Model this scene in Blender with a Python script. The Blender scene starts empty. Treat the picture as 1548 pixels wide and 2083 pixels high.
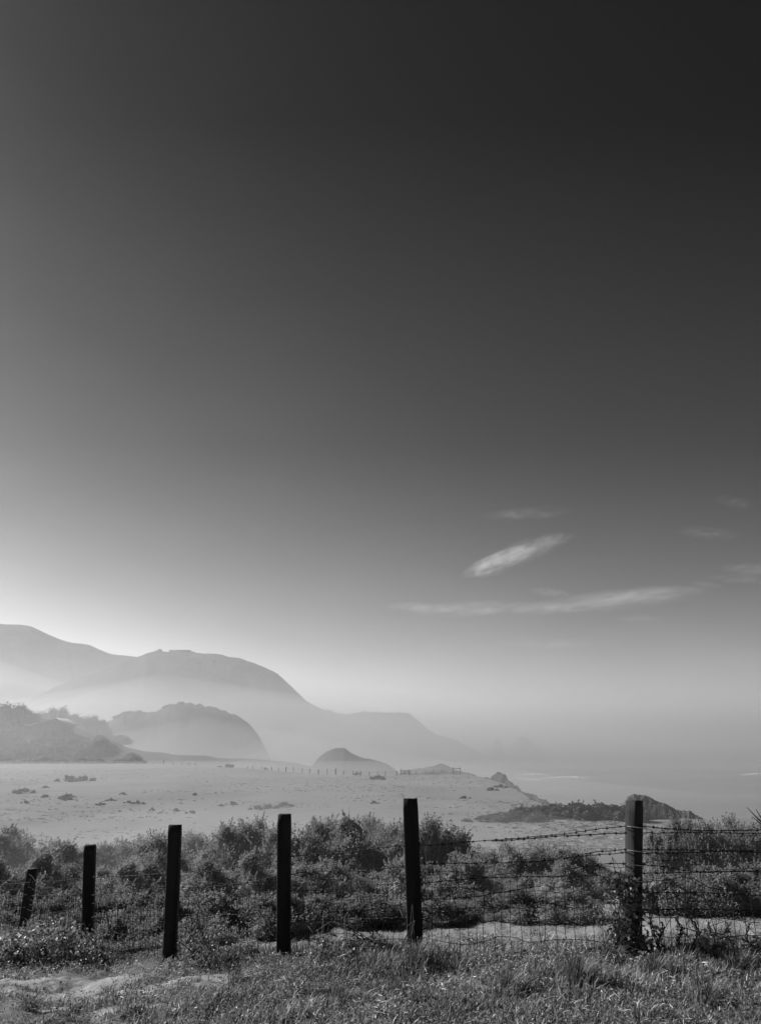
import bpy, math, random
import numpy as np
from mathutils import Vector, Matrix

SC = bpy.context.scene
COL = SC.collection
RS = np.random.RandomState

# ------------------------------------------------------------------ camera
EYE = 30.0                       # eye height above the sea, metres
PITCH = math.radians(15.8)
FPX = 1635.0                     # focal length in photo pixels (1548 x 2083)
cam = bpy.data.cameras.new("camera"); camo = bpy.data.objects.new("camera", cam)
COL.objects.link(camo); SC.camera = camo
camo.location = (0, 0, EYE); camo.rotation_euler = (math.radians(90) + PITCH, 0, 0)
cam.sensor_fit = 'VERTICAL'; cam.sensor_height = 24.0
cam.lens = 24.0 * FPX / 2083.0
cam.clip_start = 0.05; cam.clip_end = 60000

# ------------------------------------------------------------------ light
SUN_AZ = math.radians(-64); SUN_EL = math.radians(33)
sl = bpy.data.lights.new("sun", 'SUN'); slo = bpy.data.objects.new("sun", sl); COL.objects.link(slo)
sl.energy = 4.7; sl.angle = math.radians(0.6); sl.color = (1, 1, 1)
sd = Vector((math.sin(SUN_AZ)*math.cos(SUN_EL), math.cos(SUN_AZ)*math.cos(SUN_EL), math.sin(SUN_EL)))
slo.rotation_euler = sd.to_track_quat('Z', 'Y').to_euler()

W = bpy.data.worlds.new("World"); SC.world = W; W.use_nodes = True
wn = W.node_tree.nodes; wl = W.node_tree.links; wn.clear()
sky = wn.new('ShaderNodeTexSky'); sky.sky_type = 'NISHITA'; sky.sun_disc = False
sky.sun_elevation = SUN_EL; sky.sun_rotation = SUN_AZ
sky.altitude = 0; sky.air_density = 1.0; sky.dust_density = 0.4; sky.ozone_density = 1.5
# black-and-white film behind a red filter: only the red light of the sky counts
sep = wn.new('ShaderNodeSeparateColor'); wl.new(sky.outputs[0], sep.inputs[0])
pw = wn.new('ShaderNodeMath'); pw.operation = 'POWER'; pw.inputs[1].default_value = 2.75
ml = wn.new('ShaderNodeMath'); ml.operation = 'MULTIPLY'; ml.inputs[1].default_value = 0.061
wl.new(sep.outputs[0], pw.inputs[0]); wl.new(pw.outputs[0], ml.inputs[0])
mn = wn.new('ShaderNodeMath'); mn.operation = 'MINIMUM'; mn.inputs[1].default_value = 7.2; wtc = wn.new('ShaderNodeTexCoord'); wmp = wn.new('ShaderNodeMapping'); wmp.inputs['Scale'].default_value = (1, 1, 2.2); wl.new(wtc.outputs['Generated'], wmp.inputs[0])
wnz = wn.new('ShaderNodeTexNoise'); wnz.inputs['Scale'].default_value = 3.2; wnz.inputs['Detail'].default_value = 9; wnz.inputs['Roughness'].default_value = .62; wl.new(wmp.outputs[0], wnz.inputs['Vector'])
wmr = wn.new('ShaderNodeMapRange'); wmr.inputs[1].default_value = .3; wmr.inputs[2].default_value = .7; wmr.inputs[3].default_value = .90; wmr.inputs[4].default_value = 1.10; wl.new(wnz.outputs[0], wmr.inputs[0])
wml = wn.new('ShaderNodeMath'); wml.operation = 'MULTIPLY'; wl.new(ml.outputs[0], wml.inputs[0]); wl.new(wmr.outputs[0], wml.inputs[1]); wl.new(wml.outputs[0], mn.inputs[0])
bg = wn.new('ShaderNodeBackground'); bg.inputs[1].default_value = 0.08
wo = wn.new('ShaderNodeOutputWorld')
wl.new(mn.outputs[0], bg.inputs[0]); wl.new(bg.outputs[0], wo.inputs[0])

SC.view_settings.view_transform = 'Standard'; SC.view_settings.look = 'None'
SC.view_settings.gamma = 1; SC.view_settings.exposure = 0.5
SC.cycles.use_denoising = True
SC.cycles.max_bounces = 5; SC.cycles.volume_bounces = 0
SC.cycles.diffuse_bounces = 2; SC.cycles.transmission_bounces = 3; SC.cycles.glossy_bounces = 2

# ------------------------------------------------------------------ helpers
CP, SP = math.cos(PITCH), math.sin(PITCH)
def P(px, py, d):
    """point seen at photo pixel (px,py) at forward distance d"""
    u = (px - 774.0)/FPX; v = (1041.5 - py)/FPX
    dy = CP - v*SP; dz = SP + v*CP
    return Vector((u/dy*d, d, EYE + dz/dy*d))
def PXX(px, py, d): return P(px, py, d).x

def vnoise(x, y, seed=0):
    xi = np.floor(x).astype(np.int64); yi = np.floor(y).astype(np.int64)
    xf = x - xi; yf = y - yi
    def h(a, b):
        n = (a*374761393 + b*668265263 + seed*1442695041) & 0xffffffff
        n = ((n ^ (n >> 13))*1274126177) & 0xffffffff
        return ((n ^ (n >> 16)) & 0xffff)/65535.0
    u = xf*xf*(3-2*xf); v = yf*yf*(3-2*yf)
    return (h(xi, yi)*(1-u)+h(xi+1, yi)*u)*(1-v)+(h(xi, yi+1)*(1-u)+h(xi+1, yi+1)*u)*v
def fbm(x, y, seed=0, o=4):
    x = np.asarray(x, float); y = np.asarray(y, float); s = 0; a = .5; t = 0
    for i in range(o):
        s = s+a*vnoise(x*2**i, y*2**i, seed+i*17); t += a; a *= .5
    return s/t                      # 0..1

def meshobj(name, verts, loops, sizes, mat=None, parent=None, smooth=False, val=None):
    me = bpy.data.meshes.new(name)
    verts = np.asarray(verts, np.float32).reshape(-1, 3); loops = np.asarray(loops, np.int32).ravel(); sizes = np.asarray(sizes, np.int32)
    me.vertices.add(len(verts)); me.vertices.foreach_set('co', verts.ravel())
    me.loops.add(len(loops)); me.loops.foreach_set('vertex_index', loops)
    me.polygons.add(len(sizes))
    st = np.zeros(len(sizes), np.int32); st[1:] = np.cumsum(sizes)[:-1]
    me.polygons.foreach_set('loop_start', st)
    try: me.polygons.foreach_set('loop_total', sizes)
    except Exception: pass
    if smooth: me.polygons.foreach_set('use_smooth', np.ones(len(sizes), bool))
    if val is not None:
        a = me.attributes.new('val', 'FLOAT', 'POINT'); a.data.foreach_set('value', np.asarray(val, np.float32))
    me.update(calc_edges=True); me.validate()
    if mat: me.materials.append(mat)
    o = bpy.data.objects.new(name, me); COL.objects.link(o)
    if parent: o.parent = parent
    return o
class MB:
    """collects pieces, builds one mesh"""
    def __init__(s): s.v = []; s.l = []; s.n = []; s.c = 0; s.a = []
    def add(s, v, faces, val=0.5):
        v = np.asarray(v, float).reshape(-1, 3)
        for f in faces: s.l.extend([i+s.c for i in f]); s.n.append(len(f))
        s.v.append(v); s.c += len(v); s.a.append(np.full(len(v), val))
    def addarr(s, v, f, val):
        v = np.asarray(v, float).reshape(-1, 3); f = np.asarray(f)
        s.l.extend((f+s.c).ravel().tolist()); s.n.extend([f.shape[1]]*len(f)); s.v.append(v); s.c += len(v)
        s.a.append(np.broadcast_to(np.asarray(val, float), (len(v),)).copy())
    def tube(s, pts, r, seg=6, val=0.5, cap=True):
        pts = [Vector(p) for p in pts]; rr = r if hasattr(r, '__len__') else [r]*len(pts)
        vs = []; prev = None
        for i, p in enumerate(pts):
            t = (pts[min(i+1, len(pts)-1)]-pts[max(i-1, 0)]).normalized()
            if prev is None:
                prev = t.orthogonal().normalized()
            prev = (prev - t*prev.dot(t)).normalized(); b = t.cross(prev)
            for k in range(seg):
                a = 2*math.pi*k/seg
                vs.append(p+(prev*math.cos(a)+b*math.sin(a))*rr[i])
        f = []
        for i in range(len(pts)-1):
            for k in range(seg):
                k2 = (k+1) % seg
                f.append((i*seg+k, i*seg+k2, (i+1)*seg+k2, (i+1)*seg+k))
        if cap:
            f.append(tuple(range(seg))[::-1]); f.append(tuple((len(pts)-1)*seg+k for k in range(seg)))
        s.add([tuple(v) for v in vs], f, val)
    def box(s, c, sz, rot=0, val=.5):
        x, y, z = [q/2 for q in sz]; vs = []
        for dz in (-z, z):
            for dx, dy in ((-x, -y), (x, -y), (x, y), (-x, y)):
                vs.append((c[0]+dx*math.cos(rot)-dy*math.sin(rot), c[1]+dx*math.sin(rot)+dy*math.cos(rot), c[2]+dz))
        s.add(vs, [(3, 2, 1, 0), (4, 5, 6, 7), (0, 1, 5, 4), (1, 2, 6, 5), (2, 3, 7, 6), (3, 0, 4, 7)], val)
    def build(s, name, mat=None, parent=None, smooth=False):
        return meshobj(name, np.concatenate(s.v), s.l, s.n, mat, parent, smooth, np.concatenate(s.a))
def tag(o, label=None, cat=None, group=None, kind=None):
    if label: o['label'] = label
    if cat: o['category'] = cat
    if group: o['group'] = group
    if kind: o['kind'] = kind
    return o
def empty(name, loc=(0, 0, 0), rz=0):
    o = bpy.data.objects.new(name, None); COL.objects.link(o); o.location = loc; o.rotation_euler = (0, 0, rz)
    o.empty_display_size = .2
    return o
def copy_tree(o, parent=None):
    c = o.copy(); COL.objects.link(c)
    if parent: c.parent = parent
    for ch in [q for q in o.children]: copy_tree(ch, c)
    return c

def mat(name, g, rough=.8, spec=.3, var=.3, scale=5., detail=6, bump=0., bscale=None, attr=0., trans=0., lo=None, rnd=0., stretch=None):
    """grey principled; noise variation in albedo; optional translucency, per-vertex value, per-object value"""
    m = bpy.data.materials.new(name); m.use_nodes = True
    N = m.node_tree.nodes; L = m.node_tree.links; pb = N['Principled BSDF']; out = N['Material Output']
    pb.inputs['Roughness'].default_value = rough; pb.inputs['Specular IOR Level'].default_value = spec
    tc = N.new('ShaderNodeTexCoord'); src = tc.outputs['Object']
    if stretch:
        mp = N.new('ShaderNodeMapping'); mp.inputs['Scale'].default_value = stretch; L.new(src, mp.inputs[0]); src = mp.outputs[0]
    nz = N.new('ShaderNodeTexNoise'); nz.inputs['Scale'].default_value = scale; nz.inputs['Detail'].default_value = detail
    L.new(src, nz.inputs['Vector'])
    mr = N.new('ShaderNodeMapRange'); mr.inputs[1].default_value = .3; mr.inputs[2].default_value = .7
    mr.inputs[3].default_value = 1-var; mr.inputs[4].default_value = 1+var
    L.new(nz.outputs[0], mr.inputs[0]); cur = mr.outputs[0]
    def mulby(x):
        nonlocal cur
        q = N.new('ShaderNodeMath'); q.operation = 'MULTIPLY'; L.new(cur, q.inputs[0])
        if isinstance(x, float): q.inputs[1].default_value = x
        else: L.new(x, q.inputs[1])
        cur = q.outputs[0]
    if attr:
        at = N.new('ShaderNodeAttribute'); at.attribute_name = 'val'
        r = N.new('ShaderNodeMapRange'); r.inputs[3].default_value = 1-attr; r.inputs[4].default_value = 1+attr
        L.new(at.outputs['Fac'], r.inputs[0]); mulby(r.outputs[0])
    if rnd:
        oi = N.new('ShaderNodeObjectInfo'); r = N.new('ShaderNodeMapRange')
        r.inputs[3].default_value = 1-rnd; r.inputs[4].default_value = 1+rnd
        L.new(oi.outputs['Random'], r.inputs[0]); mulby(r.outputs[0])
    mulby(float(g))
    L.new(cur, pb.inputs['Base Color'])
    if bump:
        bn = N.new('ShaderNodeTexNoise'); bn.inputs['Scale'].default_value = bscale or scale*3; bn.inputs['Detail'].default_value = 8
        L.new(src, bn.inputs['Vector']); b = N.new('ShaderNodeBump'); b.inputs['Strength'].default_value = 1; b.inputs['Distance'].default_value = bump
        L.new(bn.outputs[0], b.inputs['Height']); L.new(b.outputs[0], pb.inputs['Normal'])
    if trans:
        t = N.new('ShaderNodeBsdfTranslucent'); L.new(cur, t.inputs[0]); mx = N.new('ShaderNodeMixShader'); mx.inputs[0].default_value = trans
        L.new(pb.outputs[0], mx.inputs[1]); L.new(t.outputs[0], mx.inputs[2]); L.new(mx.outputs[0], out.inputs[0])
    return m
def volmat(name, dens, g=.40, col=.98):
    m = bpy.data.materials.new(name); m.use_nodes = True; N = m.node_tree.nodes; L = m.node_tree.links; N.clear()
    v = N.new('ShaderNodeVolumePrincipled'); v.inputs['Color'].default_value = (col, col, col, 1)
    v.inputs['Density'].default_value = dens; v.inputs['Anisotropy'].default_value = g
    o = N.new('ShaderNodeOutputMaterial'); L.new(v.outputs[0], o.inputs['Volume'])
    return m

M = {
 'ground': None,
 'hill': mat('coastal_scrub', .045, .95, .05, .45, .03, 8, bump=1.5, bscale=.12),
 'crag': mat('scrubby_crag', .065, .95, .05, .5, .5, 8, bump=.3, bscale=1.2),
 'rock': mat('rock', .12, .9, .2, .4, .6, 8, bump=.15, bscale=1.5),
 'leaf': mat('shrub_leaves', .28, .7, .15, .3, 1.0, 3, attr=.22, trans=.45, rnd=.18),
 'darkleaf': mat('dark_shrub_leaves', .10, .6, .25, .35, 1.5, 3, attr=.45, trans=.3, rnd=.25),
 'treeleaf': mat('tree_leaves', .06, .7, .2, .3, .2, 3, attr=.4, trans=.25, rnd=.2),
 'bramble': mat('bramble_leaves', .20, .38, .5, .3, 6, 3, attr=.6, trans=.4),
 'bark': mat('bark', .08, .9, .2, .4, 8, 5, bump=.01),
 'wood': mat('weathered_post_wood', .018, .85, .25, .5, 9, 8, bump=.006, bscale=24, stretch=(1, 1, .12)),
 'wood_pale': mat('grey_post_wood', .028, .85, .25, .6, 9, 8, bump=.008, bscale=24, stretch=(1, 1, .10)),
 'wire': mat('rusty_wire', .02, .7, .2, .4, 40, 3),
 'grass': mat('grass_blades', .23, .5, .4, .25, 1.2, 4, attr=.75, trans=.4),
 'weed': mat('weed_leaves', .19, .45, .4, .3, 2.5, 4, attr=.7, trans=.35),
 'white': mat('pale_petal', .7, .5, .4, .1, 20, 2, trans=.3),
 'wall': mat('house_wall', .12, .8, .3, .15, .5, 4),
 'roof': mat('house_roof', .26, .6, .4, .15, .5, 4),
 'pane': mat('window_glass', .03, .2, .6, .1, .5, 2),
}

# ------------------------------------------------------------------ terrain
posts_px = [  # bottom px,py, distance, top px,py, width(m), material
 (47, 1900, 14.3, 67, 1767), (178, 1945, 12.3, 184, 1719), (346, 1953, 10.7, 357, 1678),
 (577, 1950, 9.75, 579, 1656), (845.5, 1950, 8.9, 834.5, 1624), (1286.5, 1948, 8.3, 1289.5, 1629)]
FP = [P(a, b, d) for a, b, d, *_ in posts_px]
fence_pts = [Vector((-8.0, 16.6, EYE-3.35))] + FP + [Vector((5.2, 8.25, EYE-1.86)), Vector((9.0, 8.6, EYE-1.8))]
f_az = np.array([math.atan2(p.x, p.y) for p in fence_pts]); f_r = np.array([math.hypot(p.x, p.y) for p in fence_pts]); f_z = np.array([p.z-EYE for p in fence_pts])
e_px = np.array([-900, 0, 300, 420, 500, 640, 780, 900, 970, 1020, 1060, 1100, 1140, 1200, 1280, 1400, 1548, 2400])
e_d = np.array([330, 297, 295, 275, 247, 208, 201, 205, 188, 150, 117, 105, 99, 94, 91, 88, 84, 70.])
e_az = np.arctan((e_px-774)/FPX*1.03)
def G(x, y):
    """ground height (absolute) at x,y"""
    x = np.asarray(x, float); y = np.asarray(y, float)
    az = np.arctan2(x, y); r = np.hypot(x, y)
    F = np.interp(az, f_az, f_r); zf = np.interp(az, f_az, f_z)
    cz = np.maximum(np.cos(az), .35)
    t = np.clip(r/F, 0, 1)
    near = -1.62+(zf+1.62)*t**1.15
    far = near.copy() if hasattr(near, 'copy') else near
    d = r*cz
    K = [(0., zf, F), (1.0, zf-.12, None), (2.5, zf-.55, None)]
    # piecewise drop behind the fence, then the meadow, the brush slope and the terrace
    r1, z1 = F+.9, zf-.10; r2, z2 = F+3.2, np.minimum(zf-.95, -3.0)
    r3, z3 = np.full_like(r, 18.)/cz, np.full_like(r, -4.05)
    r3 = np.maximum(r3, r2+1.5)
    r4, z4 = 24./cz, -4.35; r5, z5 = 45./cz, -6.3; r6, z6 = 74./cz, -8.
    r4 = np.maximum(r4, r3+1)
    z = near
    def seg(z, ra, za, rb, zb):
        tt = np.clip((r-ra)/(rb-ra), 0, 1); return np.where(r > ra, za+(zb-za)*tt, z)
    z = seg(z, F, zf, r1, z1); z = seg(z, r1, z1, r2, z2); z = seg(z, r2, z2, r3, z3); z = seg(z, r3, z3, r4, z4)
    z = seg(z, r4, z4, r5, z5); z = seg(z, r5, z5, r6, z6)
    E_ = np.interp(az, e_az, e_d)/cz
    n1 = fbm(x*.05+7, y*.05, 3)-.5
    z = z+np.where(r > 30, n1*.5*np.clip((r-30)/40, 0, 1), 0)
    z = z+((fbm(x*.9, y*.9, 5)-.5)*.16+(fbm(x*3.1, y*3.1, 6, 3)-.5)*.16)*np.clip((r-2)/3, 0, 1)*np.clip((30-r)/10, 0, 1)
    # rim of the terrace then the sea cliff
    Ew = E_*(1+.03*(fbm(az*40+3, az*0, 9)-.5))
    k = np.clip((r-Ew)/(18+Ew*.06), 0, 1)
    cliff = k*k*(3-2*k)
    z = z*(1-cliff)+(-34)*cliff + cliff*(1-cliff)*14*(fbm(x*.12, y*.12, 11)-.5)
    # land behind the viewer rises gently
    bk = np.clip((np.abs(az)-1.9)/.8, 0, 1); z = z*(1-bk)+(-1.6+np.minimum(r, 80)*.03)*bk
    return z+EYE
def Gz(x, y): return float(G(np.array([x]), np.array([y]))[0])
def onground(px, d, py=1700):
    p = P(px, py, d); p.z = Gz(p.x, p.y); return p
def groundhit(px, py):
    lo, hi = 3., 400.
    d = 3.
    while d < 400:
        p = P(px, py, d)
        if p.z < Gz(p.x, p.y): break
        d *= 1.01
    p.z = Gz(p.x, p.y); return p

def sandmask(X, Y):
    w = fbm(X*2.6, Y*5, 21, 5); pa = 0
    for cx, cy, rx, ry in SAND: pa = pa+np.exp(-(((X-cx)/rx)**2+((Y-cy)/ry)**2))
    return np.clip((pa+(w-.5)*1.9-.45)*5, 0, 1)
SAND = []
for px_, py_, rx, ry in ((205, 2002, .65, .30), (60, 2003, .7, .2), (120, 2030, .8, .14), (345, 1999, .35, .16), (430, 2010, .3, .16), (130, 2060, .6, .12), (300, 2052, .5, .08), (10, 2024, .4, .1)):
    q_ = groundhit(px_, py_); SAND.append((q_.x, q_.y, rx, ry))
print('SAND', SAND)
def build_ground():
    az = np.concatenate([np.linspace(-math.pi, -.62, 50)[:-1], np.linspace(-.62, .62, 520), np.linspace(.62, math.pi, 50)[1:]])
    r = np.concatenate([[0.], np.geomspace(.5, 4, 10), np.geomspace(4.2, 34, 190), np.geomspace(35, 420, 150)])
    A, R = np.meshgrid(az, r, indexing='ij'); X = R*np.sin(A); Y = R*np.cos(A); Z = G(X, Y)
    na, nr = A.shape; idx = np.arange(na*nr).reshape(na, nr)
    q = np.stack([idx[:-1, :-1], idx[:-1, 1:], idx[1:, 1:], idx[1:, :-1]], -1).reshape(-1, 4)[:, ::-1]
    m = bpy.data.materials.new('ground_soil_and_turf'); m.use_nodes = True
    N = m.node_tree.nodes; L = m.node_tree.links; pb = N['Principled BSDF']; pb.inputs['Roughness'].default_value = .95
    pb.inputs['Specular IOR Level'].default_value = .1
    # val: 0 foreground soil, .5 meadow, 1 dry terrace field; stored per vertex
    d = R*np.maximum(np.cos(A), .35); F = np.interp(A, f_az, f_r)
    base = np.where(d > 58, .34, np.where(d > 26, .12, .22)); base = np.where(R < F+2.5, .10, base)
    # smooth changes
    base = np.interp(d, [0, 26, 30, 54, 66, 400], [.22, .22, .15, .15, .19, .215])
    kf = np.clip((R-F-1)/3, 0, 1); base = .13*(1-kf)+base*kf
    # bare sandy patches in front of the left posts
    pm = sandmask(X, Y)*(R < F)
    base = base*(1-pm)+.27*pm
    cl = np.clip((R-np.interp(A, e_az, e_d)/np.maximum(np.cos(A), .35))/8, 0, 1); base = base*(1-cl)+.10*cl
    at = N.new('ShaderNodeAttribute'); at.attribute_name = 'val'
    tc = N.new('ShaderNodeTexCoord')
    n1 = N.new('ShaderNodeTexNoise'); n1.inputs['Scale'].default_value = .07; n1.inputs['Detail'].default_value = 12; n1.inputs['Roughness'].default_value = .68
    mp = N.new('ShaderNodeMapping'); mp.inputs['Scale'].default_value = (1.0, .8, 1); L.new(tc.outputs['Object'], mp.inputs[0]); L.new(mp.outputs[0], n1.inputs['Vector'])
    n2 = N.new('ShaderNodeTexNoise'); n2.inputs['Scale'].default_value = 9; n2.inputs['Detail'].default_value = 8; L.new(tc.outputs['Object'], n2.inputs['Vector'])
    r1 = N.new('ShaderNodeMapRange'); r1.inputs[1].default_value = .3; r1.inputs[2].default_value = .7; r1.inputs[3].default_value = .74; r1.inputs[4].default_value = 1.22; L.new(n1.outputs[0], r1.inputs[0])
    r2 = N.new('ShaderNodeMapRange'); r2.inputs[1].default_value = .3; r2.inputs[2].default_value = .7; r2.inputs[3].default_value = .75; r2.inputs[4].default_value = 1.25; L.new(n2.outputs[0], r2.inputs[0])
    a = N.new('ShaderNodeMath'); a.operation = 'MULTIPLY'; L.new(r1.outputs[0], a.inputs[0]); L.new(r2.outputs[0], a.inputs[1])
    b = N.new('ShaderNodeMath'); b.operation = 'MULTIPLY'; L.new(a.outputs[0], b.inputs[0]); L.new(at.outputs['Fac'], b.inputs[1])
    L.new(b.outputs[0], pb.inputs['Base Color'])
    bm = N.new('ShaderNodeBump'); bm.inputs['Distance'].default_value = .03; L.new(n2.outputs[0], bm.inputs['Height']); L.new(bm.outputs[0], pb.inputs['Normal'])
    o = meshobj('ground', np.stack([X, Y, Z], -1), q, [4]*len(q), m, None, True, base.ravel())
    tag(o, 'grassy coastal ground falling to a pale terrace field above the sea', 'ground', kind='structure')
build_ground()

# sea
def build_sea():
    m = bpy.data.materials.new('sea_water'); m.use_nodes = True; N = m.node_tree.nodes; L = m.node_tree.links; pb = N['Principled BSDF']
    pb.inputs['Base Color'].default_value = (.05, .05, .05, 1); pb.inputs['Roughness'].default_value = .28
    tc = N.new('ShaderNodeTexCoord'); mp = N.new('ShaderNodeMapping'); mp.inputs['Scale'].default_value = (.35, 1, 1); L.new(tc.outputs['Object'], mp.inputs[0])
    n = N.new('ShaderNodeTexNoise'); n.inputs['Scale'].default_value = .06; n.inputs['Detail'].default_value = 8; L.new(mp.outputs[0], n.inputs['Vector'])
    b = N.new('ShaderNodeBump'); b.inputs['Distance'].default_value = 2.0; L.new(n.outputs[0], b.inputs['Height']); L.new(b.outputs[0], pb.inputs['Normal'])
    n3 = N.new('ShaderNodeTexNoise'); n3.inputs['Scale'].default_value = .012; n3.inputs['Detail'].default_value = 9; L.new(mp.outputs[0], n3.inputs['Vector'])
    r = N.new('ShaderNodeMapRange'); r.inputs[1].default_value = .4; r.inputs[2].default_value = .75; r.inputs[3].default_value = .04; r.inputs[4].default_value = .22; L.new(n3.outputs[0], r.inputs[0]); L.new(r.outputs[0], pb.inputs['Base Color'])
    S = 5800
    o = meshobj('sea', [(-S, 60, 0), (S, 60, 0), (S, S, 0), (-S, S, 0)], [0, 1, 2, 3], [4], m)
    tag(o, 'hazy grey sea below the bluff', 'sea', kind='structure')
    # lines of breaking surf: low real ridges of foam
    fm = mat('foam', .8, .9, .2, .3, .3, 6)
    rng = random.Random(4)
    for (x0, x1, py) in ((1052, 1120, 1576), (1050, 1110, 1585), (1095, 1195, 1582), (1125, 1185, 1524), (1190, 1232, 1523), (1284, 1322, 1559), (1500, 1560, 1575), (1520, 1570, 1556), (1060, 1085, 1571), (1380, 1450, 1540)):
        d = EYE/math.tan(-math.atan2(P(0, py, 1).z-EYE, 1.)) ; nseg = 26; vs = []; f = []
        for i in range(nseg+1):
            t = i/nseg; px = x0+(x1-x0)*t; w = d*.008*math.sin(math.pi*t)**.7*rng.uniform(.35, 1.1); dd = d*(1+.02*math.sin(t*5+py)+rng.uniform(-.004, .004))
            x = PXX(px, py, dd)
            vs += [(x, dd-w, .02), (x, dd, .2+rng.uniform(0, .4)), (x, dd+w, .02)]
        for i in range(nseg):
            a = i*3; f += [(a, a+3, a+4, a+1), (a+1, a+4, a+5, a+2)]
        mb = MB(); mb.add(vs, f); o = mb.build('surf', fm); tag(o, 'thin white line of breaking surf on the grey sea', 'surf', 'lines of surf on the sea', 'stuff')
build_sea()

# ------------------------------------------------------------------ landforms
def landform(name, ridge, label, front=.25, back=.35, base=-2., rough=1.5, seed=1, m=None, n=220, rows=46, kind='structure', cat='hill', expo=1.5, nscale=.02):
    ridge = np.array(ridge, float)
    t = np.linspace(0, 1, n); s = np.linspace(0, 1, len(ridge))
    # resample along px
    pxs = np.linspace(ridge[0, 0], ridge[-1, 0], n); pys = np.interp(pxs, ridge[:, 0], ridge[:, 1]); ds = np.interp(pxs, ridge[:, 0], ridge[:, 2])
    k = np.array([.2, .6, .2]); pp = np.convolve(np.pad(pys, 1, 'edge'), k, 'valid'); pys = pp
    pts = np.array([tuple(P(a, b, c)) for a, b, c in zip(pxs, pys, ds)])
    rn = rough*(fbm(pts[:, 0]*nscale*4, pts[:, 1]*0, seed, 5)-.5)
    V = np.linspace(-1, 1, rows); vs = np.zeros((n, rows, 3))
    for j, v in enumerate(V):
        wd = ds*(front if v < 0 else back)
        sh = (1-abs(v)**expo)
        off = wd*v
        x = pts[:, 0]*(1+off/pts[:, 1]); y = pts[:, 1]+off
        nn = (fbm(x*nscale, y*nscale, seed+5, 5)-.5)*2
        h = base+(pts[:, 2]-base)*np.clip(sh*(1+.35*nn*abs(v)*(1-abs(v))*2), 0, 1)
        h += rn*max(0, 1-abs(v)*5)+rough*1.3*(fbm(x*nscale*5, y*nscale*5, seed+9, 4)-.5)*(1-abs(v))*min(1, abs(v)*8)
        vs[:, j] = np.stack([x, y, h], -1)
    idx = np.arange(n*rows).reshape(n, rows); q = np.stack([idx[:-1, :-1], idx[1:, :-1], idx[1:, 1:], idx[:-1, 1:]], -1).reshape(-1, 4)
    o = meshobj(name, vs, q, [4]*len(q), m or M['hill'], None, True, None)
    tag(o, label, cat, kind=kind); return o

D1 = 1700
landform('hill', [(-420, 1215, D1), (-200, 1240, D1), (-60, 1262, D1), (0, 1268, D1), (40, 1270, D1), (65, 1274, D1), (100, 1290, D1), (130, 1303, D1), (150, 1308, D1), (180, 1311, D1), (200, 1319, D1), (225, 1329, D1), (260, 1333, D1), (300, 1336, D1), (360, 1345, D1), (430, 1370, D1), (520, 1420, D1), (600, 1500, D1), (620, 1535, D1)],
         'farthest and tallest pale hill at the left edge', seed=3, rough=3, nscale=.006)
landform('hill', [(-60, 1470, 1150), (60, 1425, 1150), (110, 1400, 1150), (150, 1382, 1150), (200, 1362, 1130), (250, 1344, 1120), (285, 1336, 1110), (300, 1330, 1100), (345, 1327, 1100), (400, 1328, 1100), (440, 1333, 1100), (480, 1341, 1100), (520, 1353, 1100), (560, 1370, 1100), (580, 1385, 1100), (600, 1403, 1100), (620, 1423, 1100), (640, 1437, 1120), (660, 1446, 1130), (680, 1448, 1140), (700, 1453, 1150), (725, 1451, 1160), (750, 1448, 1170), (800, 1450, 1190), (825, 1451, 1200), (845, 1461, 1210), (860, 1476, 1220), (880, 1492, 1230), (900, 1500, 1240), (925, 1506, 1250), (945, 1516, 1250), (965, 1524, 1250), (990, 1540, 1250)],
         'tall headland with a flat building on its crest sloping down to the sea', seed=8, rough=4.5, nscale=.012, front=.22)
landform('hill', [(150, 1530, 640), (185, 1492, 630), (205, 1473, 620), (225, 1466, 610), (250, 1450, 600), (275, 1446, 600), (300, 1449, 600), (325, 1446, 600), (345, 1434, 600), (365, 1430, 600), (400, 1433, 600), (440, 1441, 600), (480, 1455, 600), (505, 1472, 600), (522, 1492, 600), (535, 1515, 600), (546, 1536, 600), (556, 1560, 600)],
         'rounded tree-topped headland dropping steeply into the mist', seed=14, rough=3.5, nscale=.025, front=.16)
landform('hill', [(-420, 1380, 400), (-200, 1400, 400), (-60, 1432, 400), (0, 1440, 400), (60, 1450, 400), (110, 1466, 400), (160, 1480, 400), (220, 1502, 400), (260, 1520, 400), (300, 1528, 410), (350, 1533, 420), (420, 1537, 420), (480, 1545, 420), (540, 1546, 430), (600, 1551, 430), (650, 1566, 430), (670, 1600, 430)],
         'low wooded slope rising to the left behind the field', seed=19, rough=1.5, nscale=.03, front=.2)
landform('knoll', [(610, 1590, 380), (632, 1562, 380), (645, 1545, 380), (662, 1529, 380), (683, 1521, 380), (700, 1522, 380), (715, 1533, 380), (730, 1541, 380), (762, 1546, 380), (790, 1556, 380), (806, 1568, 380), (830, 1592, 380)],
         'small rounded knoll rising behind the field fence', seed=23, rough=1.2, nscale=.05, front=.12, back=.14, cat='knoll')
landform('knoll', [(795, 1592, 330), (822, 1568, 330), (850, 1562, 330), (880, 1556, 330), (897, 1551, 330), (915, 1559, 330), (940, 1570, 330), (965, 1592, 330)],
         'low pale knoll just right of the rounded one', seed=27, rough=1.0, nscale=.06, front=.1, back=.14, cat='knoll')
landform('sea_stack', [(988, 1542, 1500), (998, 1520, 1500), (1005, 1508, 1500), (1010, 1497, 1500), (1016, 1508, 1500), (1024, 1524, 1500), (1032, 1542, 1500)],
         'pointed sea stack barely visible in the haze', seed=31, rough=2, nscale=.03, front=.02, back=.02, m=M['rock'], cat='sea stack', n=40, rows=16)
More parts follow.
